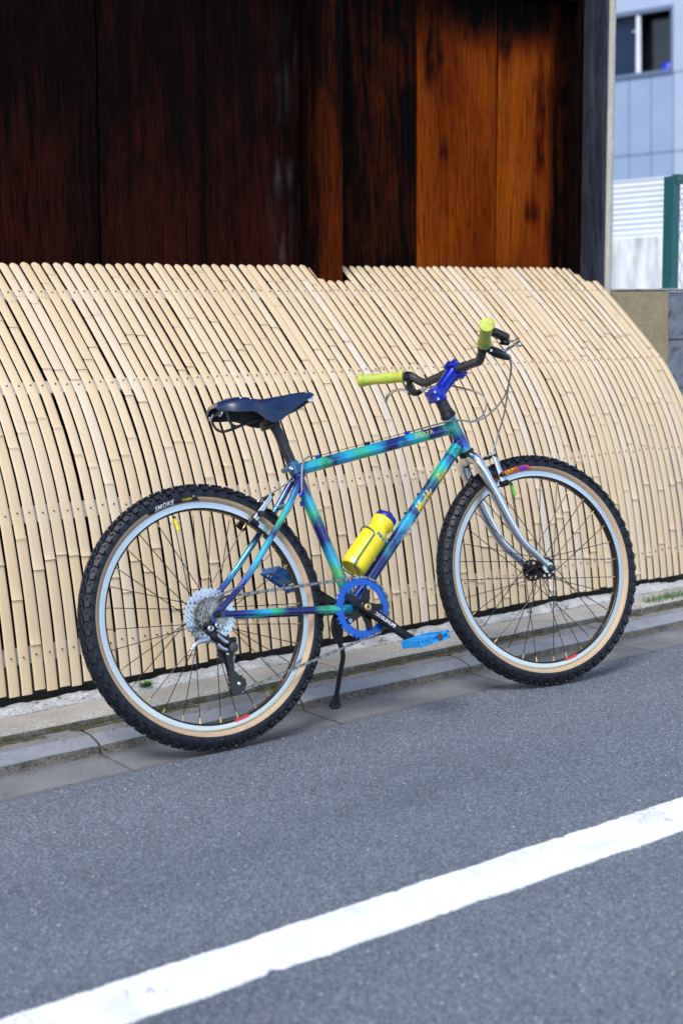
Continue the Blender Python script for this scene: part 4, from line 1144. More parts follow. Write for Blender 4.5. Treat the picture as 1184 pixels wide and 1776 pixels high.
tube(bm, [P(0.262, -0.030, 0.588), P(0.262, 0.030, 0.588)], 0.007, 12); link('stay_bridge', bm, fade_mat('bridge_paint', [(0, TEAL), (1, TEAL)]), fr, True)
# cable stops
def stop(p, d, mat='bluestem'):
    bm = bmesh.new(); d = Vector(d).normalized(); tube(bm, [Vector(p) - d * 0.007, Vector(p) + d * 0.007], 0.0042, 10); 
    box(bm, Vector(p) - Vector((0, 0, 0.004)), (0.010, 0.005, 0.006)); return link('cable_stop', bm, mat, fr, True)
TTd = (P(0.845, 0, 0.764) - P(0.318, 0, 0.681)).normalized(); TTn = Vector((-TTd.z, 0, TTd.x))
def tt(u, up, o=0): return P(0.318, 0, 0.681) + (P(0.845, 0, 0.764) - P(0.318, 0, 0.681)) * u + TTn * up + V(0, -o, 0)
for u in (0.135, 0.44, 0.695): stop(tt(u, 0.0205, 0.003), TTd, 'black' if u == 0.44 else 'bluestem')
stop(P(0.083, 0.066, 0.405), (0.62, 0, 0.78)); stop(P(0.300, 0.036, 0.614), (0.6, 0, 0.78)); stop(P(0.319, 0.0, 0.592), sax)
# down-tube bosses
DTd = (P(0.858, 0, 0.722) - P(0.436, 0, 0.318)); DTl = DTd.length; DTd.normalize(); DTn = Vector((-DTd.z, 0, DTd.x))
def dt(u, up=0, o=0): return P(0.436, 0, 0.318) + DTd * (DTl * u) + DTn * up + V(0, -o, 0)
for u in (0.51, 0.63):
    bm = bmesh.new(); tube(bm, [dt(u, 0.015), dt(u, 0.0215)], [0.0045, 0.0035], 10); link('boss', bm, 'black', fr, True)
# lettering wrapped on tubes
def wrap(body, size, org, d, nrm, rad, name, mat, parent, ang0=0.0, shear=0.25, bold=0.0003, xs=1.0, spacing=1.0):
    """baseline along d; text faces the camera side (-y); nrm = up direction in the tube plane"""
    tb, w2, h2 = text_bm(body, size, shear, bold, 0.003, xs, spacing); d = Vector(d); nrm = Vector(nrm)
    def fn(x, y):
        a_ = y / rad + ang0
        return Vector(org) + d * x + nrm * (math.sin(a_) * (rad + 0.0005)) + Vector((0, -math.cos(a_) * (rad + 0.0005), 0))
    map_bm(tb, fn); return link(name, tb, mat, parent, angle='keep')
wrap('Muddy', 0.034, dt(0.615), DTd, DTn, 0.0172, 'lettering', 'gold', fr, -0.25, 0.5, 0.0009, 0.80)
wrap('Fox', 0.036, dt(0.785), DTd, DTn, 0.0172, 'lettering', 'gold', fr, -0.25, 0.5, 0.0009, 0.85)
wrap('al Innovation', 0.0125, dt(0.43), DTd, DTn, 0.0172, 'lettering', 'white', fr, -0.45, 0.45, 0.0002)
wrap('ARAYA', 0.0165, tt(0.78, 0), TTd, TTn, 0.0165, 'lettering', 'gold', fr, 0.35, 0.12, 0.0002, 1.05, 1.22)
# decal ring on the down tube
bm = bmesh.new(); tube(bm, [dt(0.90), dt(0.965)], 0.0175, 24, False); link('decal_band', bm, simple('teal_decal', (0.0, 0.30, 0.30), 0.25, 0.3, 0.2, 40, coat=0.8), fr, True)
bm = bmesh.new(); ring_c = dt(0.935) + V(0, -0.0180, 0)
rg = []
for r_ in (0.0062, 0.0078):
    rg.append([bm.verts.new(dt(0.935) + DTd * (r_ * math.cos(2 * PI * k / 24)) + DTn * (math.sin(r_ * math.sin(2 * PI * k / 24) / 0.0172) * 0.0182) + V(0, -math.cos(r_ * math.sin(2 * PI * k / 24) / 0.0172) * 0.0182, 0)) for k in range(24)])
for k in range(24): bm.faces.new((rg[0][k], rg[0][(k + 1) % 24], rg[1][(k + 1) % 24], rg[1][k]))
link('decal_ring', bm, 'blackprint', fr)

# ---- seatpost and saddle
bm = bmesh.new(); tube(bm, spline([P(0.309, 0, 0.690), P(0.292, 0, 0.745), P(0.276, 0, 0.790), P(0.262, 0, 0.810)], 4), 0.0136, 20); 
link('seatpost', bm, 'satin', bike, True, 50)
bm = bmesh.new(); box(bm, P(0.262, 0, 0.818), (0.052, 0.050, 0.018), Matrix.Rotation(R(-12), 3, 'Y'), 0, 0.005); box(bm, P(0.258, 0, 0.803), (0.045, 0.034, 0.014), Matrix.Rotation(R(-12), 3, 'Y'), 0, 0.004)
for ds in (-0.018, 0.018): tube(bm, [P(0.259 + ds, 0, 0.792), P(0.263 + ds, 0, 0.828)], 0.0045, 10)
link('seat_clamp', bm, 'black', bike, True, 35)
sad = None
SEC = [  # s, half width, top, skirt, belly power
    (0.098, 0.030, 0.8600, 0.8480), (0.101, 0.046, 0.8660, 0.8440), (0.110, 0.061, 0.8720, 0.8390), (0.128, 0.074, 0.8775, 0.8345), (0.150, 0.079, 0.8805, 0.8330), (0.172, 0.076, 0.8800, 0.8330),
    (0.192, 0.068, 0.8775, 0.8290), (0.210, 0.058, 0.8755, 0.8200), (0.228, 0.050, 0.8745, 0.8100), (0.246, 0.0435, 0.8750, 0.8050), (0.262, 0.039, 0.8765, 0.8070), (0.280, 0.035, 0.8785, 0.8150),
    (0.305, 0.030, 0.8815, 0.8290), (0.330, 0.0255, 0.8845, 0.8430), (0.355, 0.0215, 0.8870, 0.8560), (0.375, 0.0185, 0.8880, 0.8660), (0.390, 0.0145, 0.8865, 0.8730), (0.398, 0.009, 0.8830, 0.8765)]
bm = bmesh.new(); rows = []
for inner in (0, 1):
    rr2 = []
    for (s, hw, tp, sk) in SEC:
        row = []
        for k in range(17):
            a_ = (k / 16 * 2 - 1) * PI / 2
            wv = math.sin(a_); cv = math.cos(a_)
            y = (hw - inner * 0.004) * (abs(wv) ** 0.85) * (1 if wv >= 0 else -1)
            z = sk + (tp - sk - inner * 0.004) * (cv ** 0.62 if cv > 1e-6 else 0)
            # flared skirt at the middle
            row.append(bm.verts.new(P(s, y, z + (0.0006 * noise.noise(Vector((s * 40, y * 40, 0)))))))
        rr2.append(row)
    rows.append(rr2)
for inner in (0, 1):
    for i in range(len(SEC) - 1):
        for j in range(16):
            f = bm.faces.new((rows[inner][i][j], rows[inner][i][j + 1], rows[inner][i + 1][j + 1], rows[inner][i + 1][j])); f.material_index = inner
for i in range(len(SEC) - 1):
    for j in (0, 16): bm.faces.new((rows[0][i][j], rows[0][i + 1][j], rows[1][i + 1][j], rows[1][i][j]))
for j in range(16):
    bm.faces.new((rows[0][0][j], rows[0][0][j + 1], rows[1][0][j + 1], rows[1][0][j])); bm.faces.new((rows[0][-1][j], rows[0][-1][j + 1], rows[1][-1][j + 1], rows[1][-1][j]))
sad = link('saddle', bm, ['leather', 'darkunder'], bike, True, 60)
# nose cap, cantle plate, rivets, rails
bm = bmesh.new(); box(bm, P(0.385, 0, 0.866), (0.020, 0.020, 0.016), None, 0, 0.005); box(bm, P(0.372, 0, 0.862), (0.016, 0.013, 0.012), None, 0, 0.004); link('nose_piece', bm, 'silver', sad, True)
bm = bmesh.new(); box(bm, P(0.0985, 0, 0.8615), (0.003, 0.050, 0.009), Matrix.Rotation(R(18), 3, 'Y'), 0, 0.0015); link('rear_plate', bm, 'chainm', sad, True)
def rivet(p, n_, r_=0.0042):
    bm = bmesh.new(); lathe(bm, [(0, 0.0016), (r_ * 0.6, 0.0014), (r_, 0.0003), (r_, -0.003)], p, n_, 12); link('rivet', bm, 'silver', sad, True)
rivet(P(0.373, 0.0135, 0.8845), P(0.0, 0.7, 0.8)); rivet(P(0.147, 0.068, 0.870), P(-0.1, 0.6, 0.8), 0.003); rivet(P(0.176, 0.068, 0.8668), P(0, 0.7, 0.75), 0.003)
rivet(P(0.120, 0.035, 0.8735), P(-0.3, 0.3, 1), 0.003); rivet(P(0.118, 0.0, 0.876), P(-0.3, 0.0, 1), 0.003)
bm = bmesh.new(); rg = []
for (ds, dz, w1, h1) in ((0, 0, 0.021, 0.0135),):
    pass
for row_ in range(4):
    for i in range(9):
        s_ = 0.262 + i * 0.005 + (0.001 if row_ % 2 else 0); z_ = 0.836 + row_ * 0.0072; 
        hw_ = 0.0385 - (s_ - 0.262) * 0.2; a_ = math.asin(min(0.98, 1.0)); 
        box(bm, P(s_, hw_ + 0.0002 - 0.001 * abs(row_ - 1.0), z_), (0.0032, 0.0008, 0.0040))
link('embossing', bm, 'leather', sad)
for sd in (-1, 1):
    bm = bmesh.new(); tube(bm, spline([P(0.378, sd * 0.006, 0.862), P(0.345, sd * 0.016, 0.845), P(0.300, sd * 0.021, 0.829), P(0.250, sd * 0.022, 0.823), P(0.200, sd * 0.024, 0.816), P(0.160, sd * 0.031, 0.805), P(0.135, sd * 0.039, 0.802), P(0.119, sd * 0.044, 0.815), P(0.114, sd * 0.046, 0.838), P(0.114, sd * 0.046, 0.852)], 5), 0.0036, 10)
    link('rail', bm, 'satin', sad, True)
bm = bmesh.new(); box(bm, P(0.116, 0, 0.846), (0.010, 0.10, 0.008), None, 0, 0.003); link('cantle_bar', bm, 'satin', sad, True)
for sd in (-1, 1):
    bm = bmesh.new(); tube(bm, spline([P(0.107, sd * 0.02, 0.846), P(0.102, sd * 0.022, 0.835), P(0.102, sd * 0.035, 0.833), P(0.107, sd * 0.038, 0.846)], 4), 0.0017, 8); link('bag_loop', bm, 'silver', sad, True)

# ---- front end. fork turns with the wheel
hb = P(HT_B[0], 0, HT_B[1])
def steer_m(a_):
    return Matrix.Translation(hb) @ Matrix.Rotation(a_, 4, hax) @ Matrix.Translation(-hb)
SM = steer_m(STEER)
def steered(bm, m_=SM):
    bmesh.ops.transform(bm, matrix=m_, verts=bm.verts)
invax = SM.inverted() @ P(1.070, 0, AX)
ax_s, ax_t = invax.x, invax.z
fork = empty('fork', parent=bike)
c_ = hb - hax * 0.014
bm = bmesh.new(); lathe(bm, [(0.016, 0.012), (0.0175, 0.010), (0.0175, -0.004), (0.019, -0.010), (0.017, -0.020), (0, -0.022)], c_, hax, 24)
steered(bm); link('crown', bm, 'chrome', fork, True, 50)
for sd in (-1, 1):
    bm = bmesh.new()
    pts = spline([c_ - hax * 0.004 + V(0, -sd * 0.006, 0), c_ - hax * 0.013 + V(0.001, -sd * 0.030, 0), P(0.888, sd * 0.043, 0.648), P(0.905, sd * 0.048, 0.602), P(0.930, sd * 0.050, 0.540), P(0.958, sd * 0.051, 0.475), P(0.990, sd * 0.052, 0.418), P(ax_s - 0.040, sd * 0.0525, ax_t + 0.043), P(ax_s - 0.016, sd * 0.053, ax_t + 0.016), P(ax_s - 0.008, sd * 0.053, ax_t + 0.008)], 5)
    n = len(pts); rr_ = [0.0172 if i < n * 0.4 else 0.0172 - 0.0095 * ((i - n * 0.4) / (n * 0.6)) for i in range(n)]
    tube(bm, pts, rr_, 18, True, 0, (0.86, 1.12), Vector((0, 1, 0))); steered(bm); link('fork_blade', bm, 'chrome', fork, True, 50)
    bm = bmesh.new()
    pl = [(-0.022, 0.014), (-0.012, 0.022), (0.004, 0.016), (0.013, 0.004), (0.012, -0.010), (0.004, -0.015), (0.002, -0.006), (-0.006, -0.004), (-0.010, -0.012), (-0.018, -0.010), (-0.026, 0.002)]
    prism(bm, [(ax_s + a_, ax_t + b_) for a_, b_ in pl], lambda u, v, d: P(u, d, v), sd * 0.050, sd * 0.0555)
    steered(bm); link('fork_end', bm, 'silver', fork, True, 30)
for sd in (-1, 1):   # fork-end eyelet and axle nut
    bm = bmesh.new(); lathe(bm, [(0, -0.012), (0.006, -0.012), (0.009, -0.009), (0.0105, -0.003), (0.0105, 0.0)], P(ax_s, sd * 0.0555, ax_t), (0, sd, 0), 20); steered(bm); link('axle_nut', bm, 'satin', fork, True, 30)
# headset
hs = empty('headset', parent=bike)
bm = bmesh.new(); lathe(bm, [(0.0185, -0.013), (0.0205, -0.012), (0.0232, -0.004), (0.0232, 0.002), (0.020, 0.004)], hb, hax, 28); link('lower_cup', bm, 'black', hs, True, 40)
ht = P(HT_T[0], 0, HT_T[1])
bm = bmesh.new(); lathe(bm, [(0.0195, -0.002), (0.0225, 0.001), (0.0225, 0.008), (0.0200, 0.012), (0.0190, 0.020)], ht, hax, 28); link('upper_cup', bm, 'black', hs, True, 40)
bm = bmesh.new(); lathe(bm, [(0.0182, 0.020), (0.0175, 0.036), (0.0165, 0.0362), (0.0165, 0.037), (0.0175, 0.0375), (0.0172, 0.056)], ht, hax, 28); link('spacer', bm, 'satin', hs, True, 40)
# stem (anodised), clamp, bolts
stem = empty('stem', parent=bike)
sc_ = ht + hax * 0.074; bc = P(0.878, 0, 0.928)                 # steerer clamp centre, bar clamp centre
bm = bmesh.new(); lathe(bm, [(0.014, -0.022), (0.0195, -0.022), (0.0210, -0.019), (0.0210, 0.018), (0.0200, 0.021), (0.0, 0.023)], sc_, hax, 28)
d_ = (bc - sc_); sd_ = d_.normalized(); sn = Vector((-sd_.z, 0, sd_.x))
ln = d_.length
rot = Matrix((sd_, Vector((0, 1, 0)), sn)).transposed()
prof_s = [(0.0, 0.019, 0.019), (0.3, 0.0180, 0.0178), (0.65, 0.0180, 0.0185), (0.88, 0.022, 0.0205)]
rings = []
for u, hw_, hh_ in prof_s:
    c = sc_ + d_ * u; ring = []
    for k in range(16):
        a_ = 2 * PI * k / 16; ca, sa = math.cos(a_), math.sin(a_)
        ex = lambda v: math.copysign(abs(v) ** 0.6, v)
        ring.append(bm.verts.new(c + Vector((0, 1, 0)) * (hw_ * ex(ca)) + sn * (hh_ * ex(sa))))
    rings.append(ring)
for A_, B_ in zip(rings[:-1], rings[1:]):
    for k in range(16): bm.faces.new((A_[k], A_[(k + 1) % 16], B_[(k + 1) % 16], B_[k]))
bm.faces.new(rings[0]); bm.faces.new(rings[-1])
link('stem_body', bm, 'bluestem', stem, True, 40)
# clamp ears at the steerer (rear side)
bkd = -Vector((hax.z, 0, -hax.x)); bkd = bkd if bkd.x < 0 else -bkd
bm = bmesh.new()
box(bm, sc_ + bkd * 0.0195 + V(0, 0, 0), (0.014, 0.030, 0.036), Matrix((bkd, Vector((0, 1, 0)), hax)).transposed(), 0, 0.003)
for dz in (-0.011, 0.011): tube(bm, [sc_ + bkd * 0.021 + hax * dz + V(0, -0.019, 0), sc_ + bkd * 0.021 + hax * dz + V(0, 0.019, 0)], 0.0072, 14)
link('stem_clamp', bm, 'bluestem', stem, True, 40)
# faceplate clamp round the bar
bm = bmesh.new()
lathe(bm, [(0.0135, -0.021), (0.0195, -0.021), (0.0205, -0.018), (0.0205, 0.018), (0.0195, 0.021), (0.0135, 0.021)], bc, (0, 1, 0), 28)
for sg in (-1, 1):
    box(bm, bc + sn * (0.0225 * sg) + sd_ * 0.002, (0.016, 0.040, 0.013), rot, 0, 0.003)
    for yy in (-0.014, 0.014): tube(bm, [bc + sn * (0.0235 * sg) - sd_ * 0.010 + V(0, yy, 0), bc + sn * (0.0235 * sg) + sd_ * 0.014 + V(0, yy, 0)], 0.0062, 12)
link('face_plate', bm, 'bluestem', stem, True, 40)
for dz in (-0.011, 0.011):
    bm = bmesh.new(); lathe(bm, [(0, -0.001), (0.0022, -0.001), (0.0026, -0.0032), (0.0045, -0.003), (0.0045, 0.0)], sc_ + bkd * 0.021 + hax * dz + V(0, -0.0192, 0), (0, 1, 0), 14); link('bolt', bm, 'silver', stem, True, 30)
# handlebar
bar = None
BP = [(-0.32, 0.764, 0.972), (-0.20, 0.840, 0.956), (-0.175, 0.850, 0.948), (-0.155, 0.858, 0.932), (-0.132, 0.864, 0.921), (-0.10, 0.869, 0.9235), (0, 0.878, 0.928), (0.10, 0.869, 0.927), (0.132, 0.864, 0.925), (0.155, 0.857, 0.934), (0.175, 0.850, 0.948), (0.20, 0.840, 0.960), (0.32, 0.764, 0.984)]
bm = bmesh.new(); tube(bm, spline([P(s, o, t) for o, s, t in BP], 6), [0.0125] * (12 * 6 + 1), 18)
bar = link('handlebar', bm, 'bar', bike, True, 60)
bm = bmesh.new(); tube(bm, spline([P(0.8735, -0.06, 0.9258), P(0.878, 0, 0.928), P(0.8735, 0.06, 0.928)], 8), [0.0142] * 17, 20); link('bar_centre', bm, 'bar', bar, True)
def pl_ine(a, b, u): return Vector(a).lerp(Vector(b), u)
for sd in (-1, 1):
    t0, t1 = ((0.960, 0.984) if sd > 0 else (0.956, 0.972))
    a = P(0.840, sd * 0.200, t0); b = P(0.762, sd * 0.323, t1)
    bm = bmesh.new(); pts = [pl_ine(a, b, u) for u in (0, 0.02, 0.05, 0.09, 0.16, 0.3, 0.5, 0.7, 0.85, 0.93, 0.97, 1.0, 1.01)]
    rr_ = [0.0165, 0.0195, 0.0200, 0.0168, 0.0158, 0.0162, 0.0160, 0.0166, 0.0178, 0.0200, 0.0208, 0.0190, 0.0120]
    rings = tube(bm, pts, rr_, 24)
    dgr = (b - a).normalized()
    for v in bm.verts:   # twisted ridge moulded in the rubber
        u = (v.co - a).dot(dgr) / (b - a).length; ax_ = a + dgr * (u * (b - a).length); rad_ = v.co - ax_
        if rad_.length > 0.01 and 0.1 < u < 0.99:
            an = math.atan2(rad_.dot(Vector((0, 0, 1))), rad_.dot(dgr.cross(Vector((0, 0, 1)))))
            v.co += rad_.normalized() * (0.0022 * max(0, math.cos(an - 3.2 * u * sd + 0.6)) ** 3 - 0.0006)
    link('grip', bm, 'grip', bar, True, 60)
    # brake lever: clamp band, body, blade
    cl = P(0.847, sd * 0.186, t0 - 0.005); dirb = (P(0.84, sd * 0.2, t0) - P(0.850, sd * 0.175, 0.948)).normalized()
    lev = empty('brake_lever', parent=bike)
    bm = bmesh.new(); tube(bm, [cl - dirb * 0.008, cl + dirb * 0.009], 0.0158, 20); link('clamp_band', bm, 'black', lev, True, 40)
    if sd > 0:
        body = [cl + V(0.004, 0, -0.002), P(0.878, 0.180, 0.944), P(0.912, 0.170, 0.936), P(0.940, 0.160, 0.930), P(0.956, 0.154, 0.928)]
        bend_ = P(0.962, 0.150, 0.926); bl_ = [P(0.920, 0.168, 0.942), P(0.934, 0.180, 0.947), P(0.934, 0.205, 0.950), P(0.922, 0.240, 0.951), P(0.908, 0.262, 0.945), P(0.906, 0.270, 0.936)]
    else:
        body = [cl + V(0.002, 0, -0.006), P(0.840, -0.180, 0.924), P(0.832, -0.165, 0.905), P(0.834, -0.146, 0.894), P(0.842, -0.126, 0.897)]
        bend_ = P(0.850, -0.108, 0.902); bl_ = [P(0.828, -0.168, 0.902), P(0.820, -0.190, 0.914), P(0.812, -0.220, 0.917), P(0.806, -0.245, 0.911), P(0.803, -0.258, 0.900), P(0.802, -0.262, 0.892)]
    bm = bmesh.new(); tube(bm, spline(body, 4), [0.008, 0.009, 0.010, 0.011, 0.0125, 0.013, 0.0135, 0.0135, 0.013, 0.0125, 0.0115, 0.0105, 0.0095, 0.0088, 0.0085, 0.0075, 0.006], 12, True, 0, (0.8, 1.1)); link('lever_body', bm, 'black', lev, True, 50)
    bm = bmesh.new(); tube(bm, [body[-1], bend_], [0.0048, 0.0042], 12); link('barrel_adjuster', bm, 'silver', lev, True, 40)
    bm = bmesh.new(); tube(bm, spline(bl_, 5), [0.0055] * 26, 12, True, 0, (1.2, 0.75)); link('lever_blade', bm, 'silver', lev, True, 50)
    for q_ in (cl + V(0.013, 0, -0.014),):
        bm = bmesh.new(); lathe(bm, [(0, -0.003), (0.004, -0.003), (0.0045, 0)], q_ + V(0, -0.012 if sd > 0 else -0.010, 0), (0, 1, 0), 10); link('bolt', bm, 'silver', lev, True)
    if sd > 0:   # thumb shifter pod on the right
        bm = bmesh.new(); box(bm, P(0.892, 0.206, 0.982), (0.052, 0.030, 0.018), Matrix.Rotation(R(24), 3, 'Y'), 0, 0.006); lathe(bm, [(0, 0.012), (0.013, 0.010), (0.014, 0)], P(0.910, 0.200, 0.958), (0.3, 0, 1), 16); link('shifter', bm, 'satin', lev, True, 40)
        bm = bmesh.new(); tube(bm, spline([P(0.91, 0.200, 0.962), P(0.932, 0.210, 0.962), P(0.945, 0.222, 0.968)], 4), [0.0035] * 9, 8, True, 0, (1.6, 0.7)); link('shift_lever', bm, 'silver', lev, True)

# ---- cables
cab = empty('cables', parent=bike)
def cable(pts, r_=0.0024, mat='cable', n=8):
    bm = bmesh.new(); tube(bm, spline(pts, n), r_, 8); return link('cable', bm, mat, cab, True)
cable([P(0.960, 0.150, 0.926), P(0.972, 0.135, 0.900), P(0.985, 0.09, 0.850), P(0.988, 0.055, 0.79), P(0.975, 0.030, 0.735), P(0.958, 0.028, 0.700)])                # front brake
cable([P(0.958, 0.028, 0.700), P(0.950, 0.020, 0.683), P(0.944, 0.018, 0.678), P(0.936, 0.012, 0.672)], 0.0028, 'silver')
cable([P(0.945, 0.165, 0.930), P(0.962, 0.145, 0.895), P(0.962, 0.10, 0.83), P(0.925, 0.06, 0.785), P(0.885, 0.035, 0.772), tt(0.985, 0.020, 0.018), tt(0.70, 0.0215, 0.004)])   # shift cable
cable([P(0.850, -0.108, 0.902), P(0.885, -0.06, 0.898), P(0.945, 0.02, 0.850), P(0.935, 0.035, 0.800), P(0.895, 0.030, 0.776), tt(0.985, 0.020, 0.010), tt(0.70, 0.0215, -0.003)])
bm = bmesh.new(); tube(bm, [tt(0.70, 0.0215, 0.003), tt(0.135, 0.0215, 0.003)], 0.0009, 6); tube(bm, [tt(0.70, 0.0215, -0.004), tt(0.135, 0.0215, -0.004)], 0.0009, 6); link('cable', bm, 'cableblack', cab, True)
bm = bmesh.new(); tube(bm, [tt(0.99, 0.022, 0.016), tt(0.98, 0.022, 0.016)], 0.005, 8); link('cable_clip', bm, 'cableblack', cab, True)
cable([tt(0.135, 0.0215, 0.003), tt(0.08, 0.026, 0.006), P(0.325, 0.026, 0.695), P(0.312, 0.032, 0.660), P(0.304, 0.036, 0.625), P(0.300, 0.032, 0.612)])
cable([P(0.300, 0.010, 0.655), P(0.262, 0.008, 0.640), P(0.225, 0.0, 0.622), P(0.205, -0.010, 0.610)], 0.0022)
cable([P(0.083, 0.068, 0.405), P(0.055, 0.074, 0.392), P(0.010, 0.080, 0.380), P(-0.035, 0.084, 0.360), P(-0.052, 0.084, 0.330), P(-0.050, 0.082, 0.312)], 0.0023)
bm = bmesh.new(); tube(bm, [P(0.300, 0.033, 0.612), P(0.083, 0.067, 0.406)], 0.0009, 6); link('cable', bm, 'cable', cab, True)

# ---- V-brakes
def vbrake(name, pivots, tops, mats, steer, noodle):
    root = empty(name, parent=bike)
    for sd in (-1, 1):
        a = Vector(pivots[0 if sd > 0 else 1]); b = Vector(tops[0 if sd > 0 else 1])
        bm = bmesh.new(); lathe(bm, [(0, -0.014), (0.008, -0.014), (0.0095, -0.010), (0.0095, 0.010), (0, 0.010)], a, (b - a).cross(Vector((0, 1, 0))), 16); 
        if steer: steered(bm)
        link('pivot', bm, 'black', root, True, 40)
        bm = bmesh.new(); tube(bm, [a, a.lerp(b, 0.3), a.lerp(b, 0.7), b], [0.0085, 0.0078, 0.0066, 0.0055], 12, True, 0, (0.75, 1.15))
        if steer: steered(bm)
        link('brake_arm', bm, mats, root, True, 50)
        m_ = a.lerp(b, 0.30) + V(0, sd * 0.0 , 0); inner = Vector((m_.x, -sd * 0.0165, m_.z))
        dr = Vector(((b - a).z, 0, -(b - a).x)).normalized(); dr = V(0.80, 0, 0.6) if not steer else V(0.85, 0, -0.5)
        bm = bmesh.new(); dr.normalize()
        rotm = Matrix((dr, Vector((0, 1, 0)), dr.cross(Vector((0, 1, 0))))).transposed()
        box(bm, Vector((m_.x, -sd * 0.0195, m_.z)) , (0.052, 0.009, 0.0115), rotm, 0, 0.002); tube(bm, [Vector((m_.x, -sd * 0.022, m_.z)), Vector((m_.x, -sd * 0.044, m_.z))], [0.0062, 0.0085], 12)
        lathe(bm, [(0, -0.006), (0.0055, -0.006), (0.0060, 0)], Vector((m_.x, -sd * 0.048, m_.z)), (0, sd, 0), 12)
        if steer: steered(bm)
        link('brake_pad', bm, 'satin', root, True, 40)
        bm = bmesh.new(); lathe(bm, [(0, -0.007), (0.0042, -0.007), (0.0046, 0)], b + V(0, 0, 0), (0, sd, 0), 12)
        if steer: steered(bm)
        link('anchor_bolt', bm, 'black', root, True, 40)
    a, b = Vector(tops[0]), Vector(tops[1])
    bm = bmesh.new(); tube(bm, [a, b], 0.0011, 6); tube(bm, [a.lerp(b, 0.15), a.lerp(b, 0.35), a.lerp(b, 0.5), a.lerp(b, 0.65), a.lerp(b, 0.85)], [0.0035, 0.0058, 0.0050, 0.0058, 0.0035], 10)
    if steer: steered(bm)
    link('cable_boot', bm, 'satin', root, True)
    return root
vbrake('rear_brake', [P(0.150, 0.037, 0.553), P(0.150, -0.037, 0.553)], [P(0.218, 0.030, 0.619), P(0.212, -0.030, 0.612)], 'silver', False, None)
vbrake('front_brake', [P(0.960, 0.040, 0.590), P(0.960, -0.040, 0.590)], [P(0.945, 0.032, 0.672), P(0.938, -0.032, 0.668)], 'silver', True, None)

# ---- drivetrain
cr = empty('crankset', parent=bike)
bcx, bcz = BB
CR_O = 0.045
RA = math.atan2(0.198 - bcz, 0.545 - bcx)          # crank direction (right arm)
def rot_gear(bm, ang=0.0):
    bmesh.ops.transform(bm, matrix=Matrix.Translation(P(bcx, CR_O, bcz)) @ Matrix.Rotation(-ang, 4, 'Y'), verts=bm.verts)
bm = bmesh.new(); gear(bm, 40, -0.0012, 0.0012, 0.0595, 0, False, 0.0127, 0.0045)
for k in range(5):   # bolt tabs
    a_ = RA + R(36) + k * 2 * PI / 5
    m_ = Matrix.Rotation(-a_, 3, 'Y'); box(bm, m_ @ Vector((0.056, 0, 0)), (0.013, 0.0024, 0.020), m_)
rot_gear(bm); link('chainring', bm, 'bluering', cr)
bm = bmesh.new(); lathe(bm, [(0.010, -0.012), (0.021, -0.010), (0.022, -0.004), (0.022, 0.002), (0.010, 0.003)], P(bcx, CR_O, bcz), (0, 1, 0), 24)
for k in range(5):
    a_ = RA + R(36) + k * 2 * PI / 5; m_ = Matrix.Rotation(-a_, 3, 'Y')
    vs = []
    for y in (-0.0085, 0.0035 - 0.005):
        for (u, w_) in ((0.014, 0.0125), (0.035, 0.0100), (0.052, 0.0080), (0.060, 0.0062), (0.060, -0.0062), (0.052, -0.0080), (0.035, -0.0100), (0.014, -0.0125)):
            vs.append(bm.verts.new(P(bcx, CR_O, bcz) + m_ @ Vector((u, y + (0.002 if u > 0.05 and y < -0.005 else 0), w_))))
    bm.faces.new(vs[:8]); bm.faces.new(vs[8:])
    for i in range(8): bm.faces.new((vs[i], vs[(i + 1) % 8], vs[8 + (i + 1) % 8], vs[8 + i]))
link('spider', bm, 'black', cr, True, 35)
for k in range(5):
    a_ = RA + R(36) + k * 2 * PI / 5; q_ = P(bcx, CR_O, bcz) + Matrix.Rotation(-a_, 3, 'Y') @ Vector((0.055, -0.0070, 0))
    bm = bmesh.new(); lathe(bm, [(0.0022, -0.001), (0.0025, -0.0022), (0.0048, -0.0022), (0.0050, 0.0)], q_, (0, 1, 0), 12); link('chainring_bolt', bm, 'silver' if k % 2 else 'satin', cr, True, 30)
def arm(sd, o0, o1, ang, nm='crank_arm'):
    dr = Vector((math.cos(ang), 0, math.sin(ang))); nn = Vector((-dr.z, 0, dr.x)); LN = 0.160
    bm = bmesh.new(); rings = []
    for u, hw_, th_ in ((-0.019, 0.006, 0.010), (-0.016, 0.013, 0.012), (-0.008, 0.0175, 0.0125), (0.004, 0.0180, 0.0125), (0.020, 0.0160, 0.0115), (0.060, 0.0135, 0.0095), (0.110, 0.0118, 0.0082), (0.140, 0.0120, 0.0078), (LN - 0.004, 0.0138, 0.0075), (LN + 0.006, 0.0125, 0.0072), (LN + 0.013, 0.0060, 0.006)):
        v_ = max(0, min(1, u / LN)); c = P(bcx, 0, bcz) + dr * u + V(0, -(o0 + (o1 - o0) * v_), 0); ring = []
        for k in range(12):
            a_ = 2 * PI * k / 12; ex = lambda v: math.copysign(abs(v) ** 0.7, v)
            ring.append(bm.verts.new(c + nn * (hw_ * ex(math.cos(a_))) + V(0, th_ * ex(math.sin(a_)), 0)))
        rings.append(ring)
    for A_, B_ in zip(rings[:-1], rings[1:]):
        for k in range(12): bm.faces.new((A_[k], A_[(k + 1) % 12], B_[(k + 1) % 12], B_[k]))
    bm.faces.new(rings[0]); bm.faces.new(rings[-1])
    o = link(nm, bm, 'black', cr, True, 45)
    return dr, nn, P(bcx, 0, bcz) + dr * LN + V(0, -o1, 0)
dr, nn, pe = arm(1, 0.060, 0.078, RA)
dl, nl, pel = arm(-1, -0.060, -0.078, RA + PI)
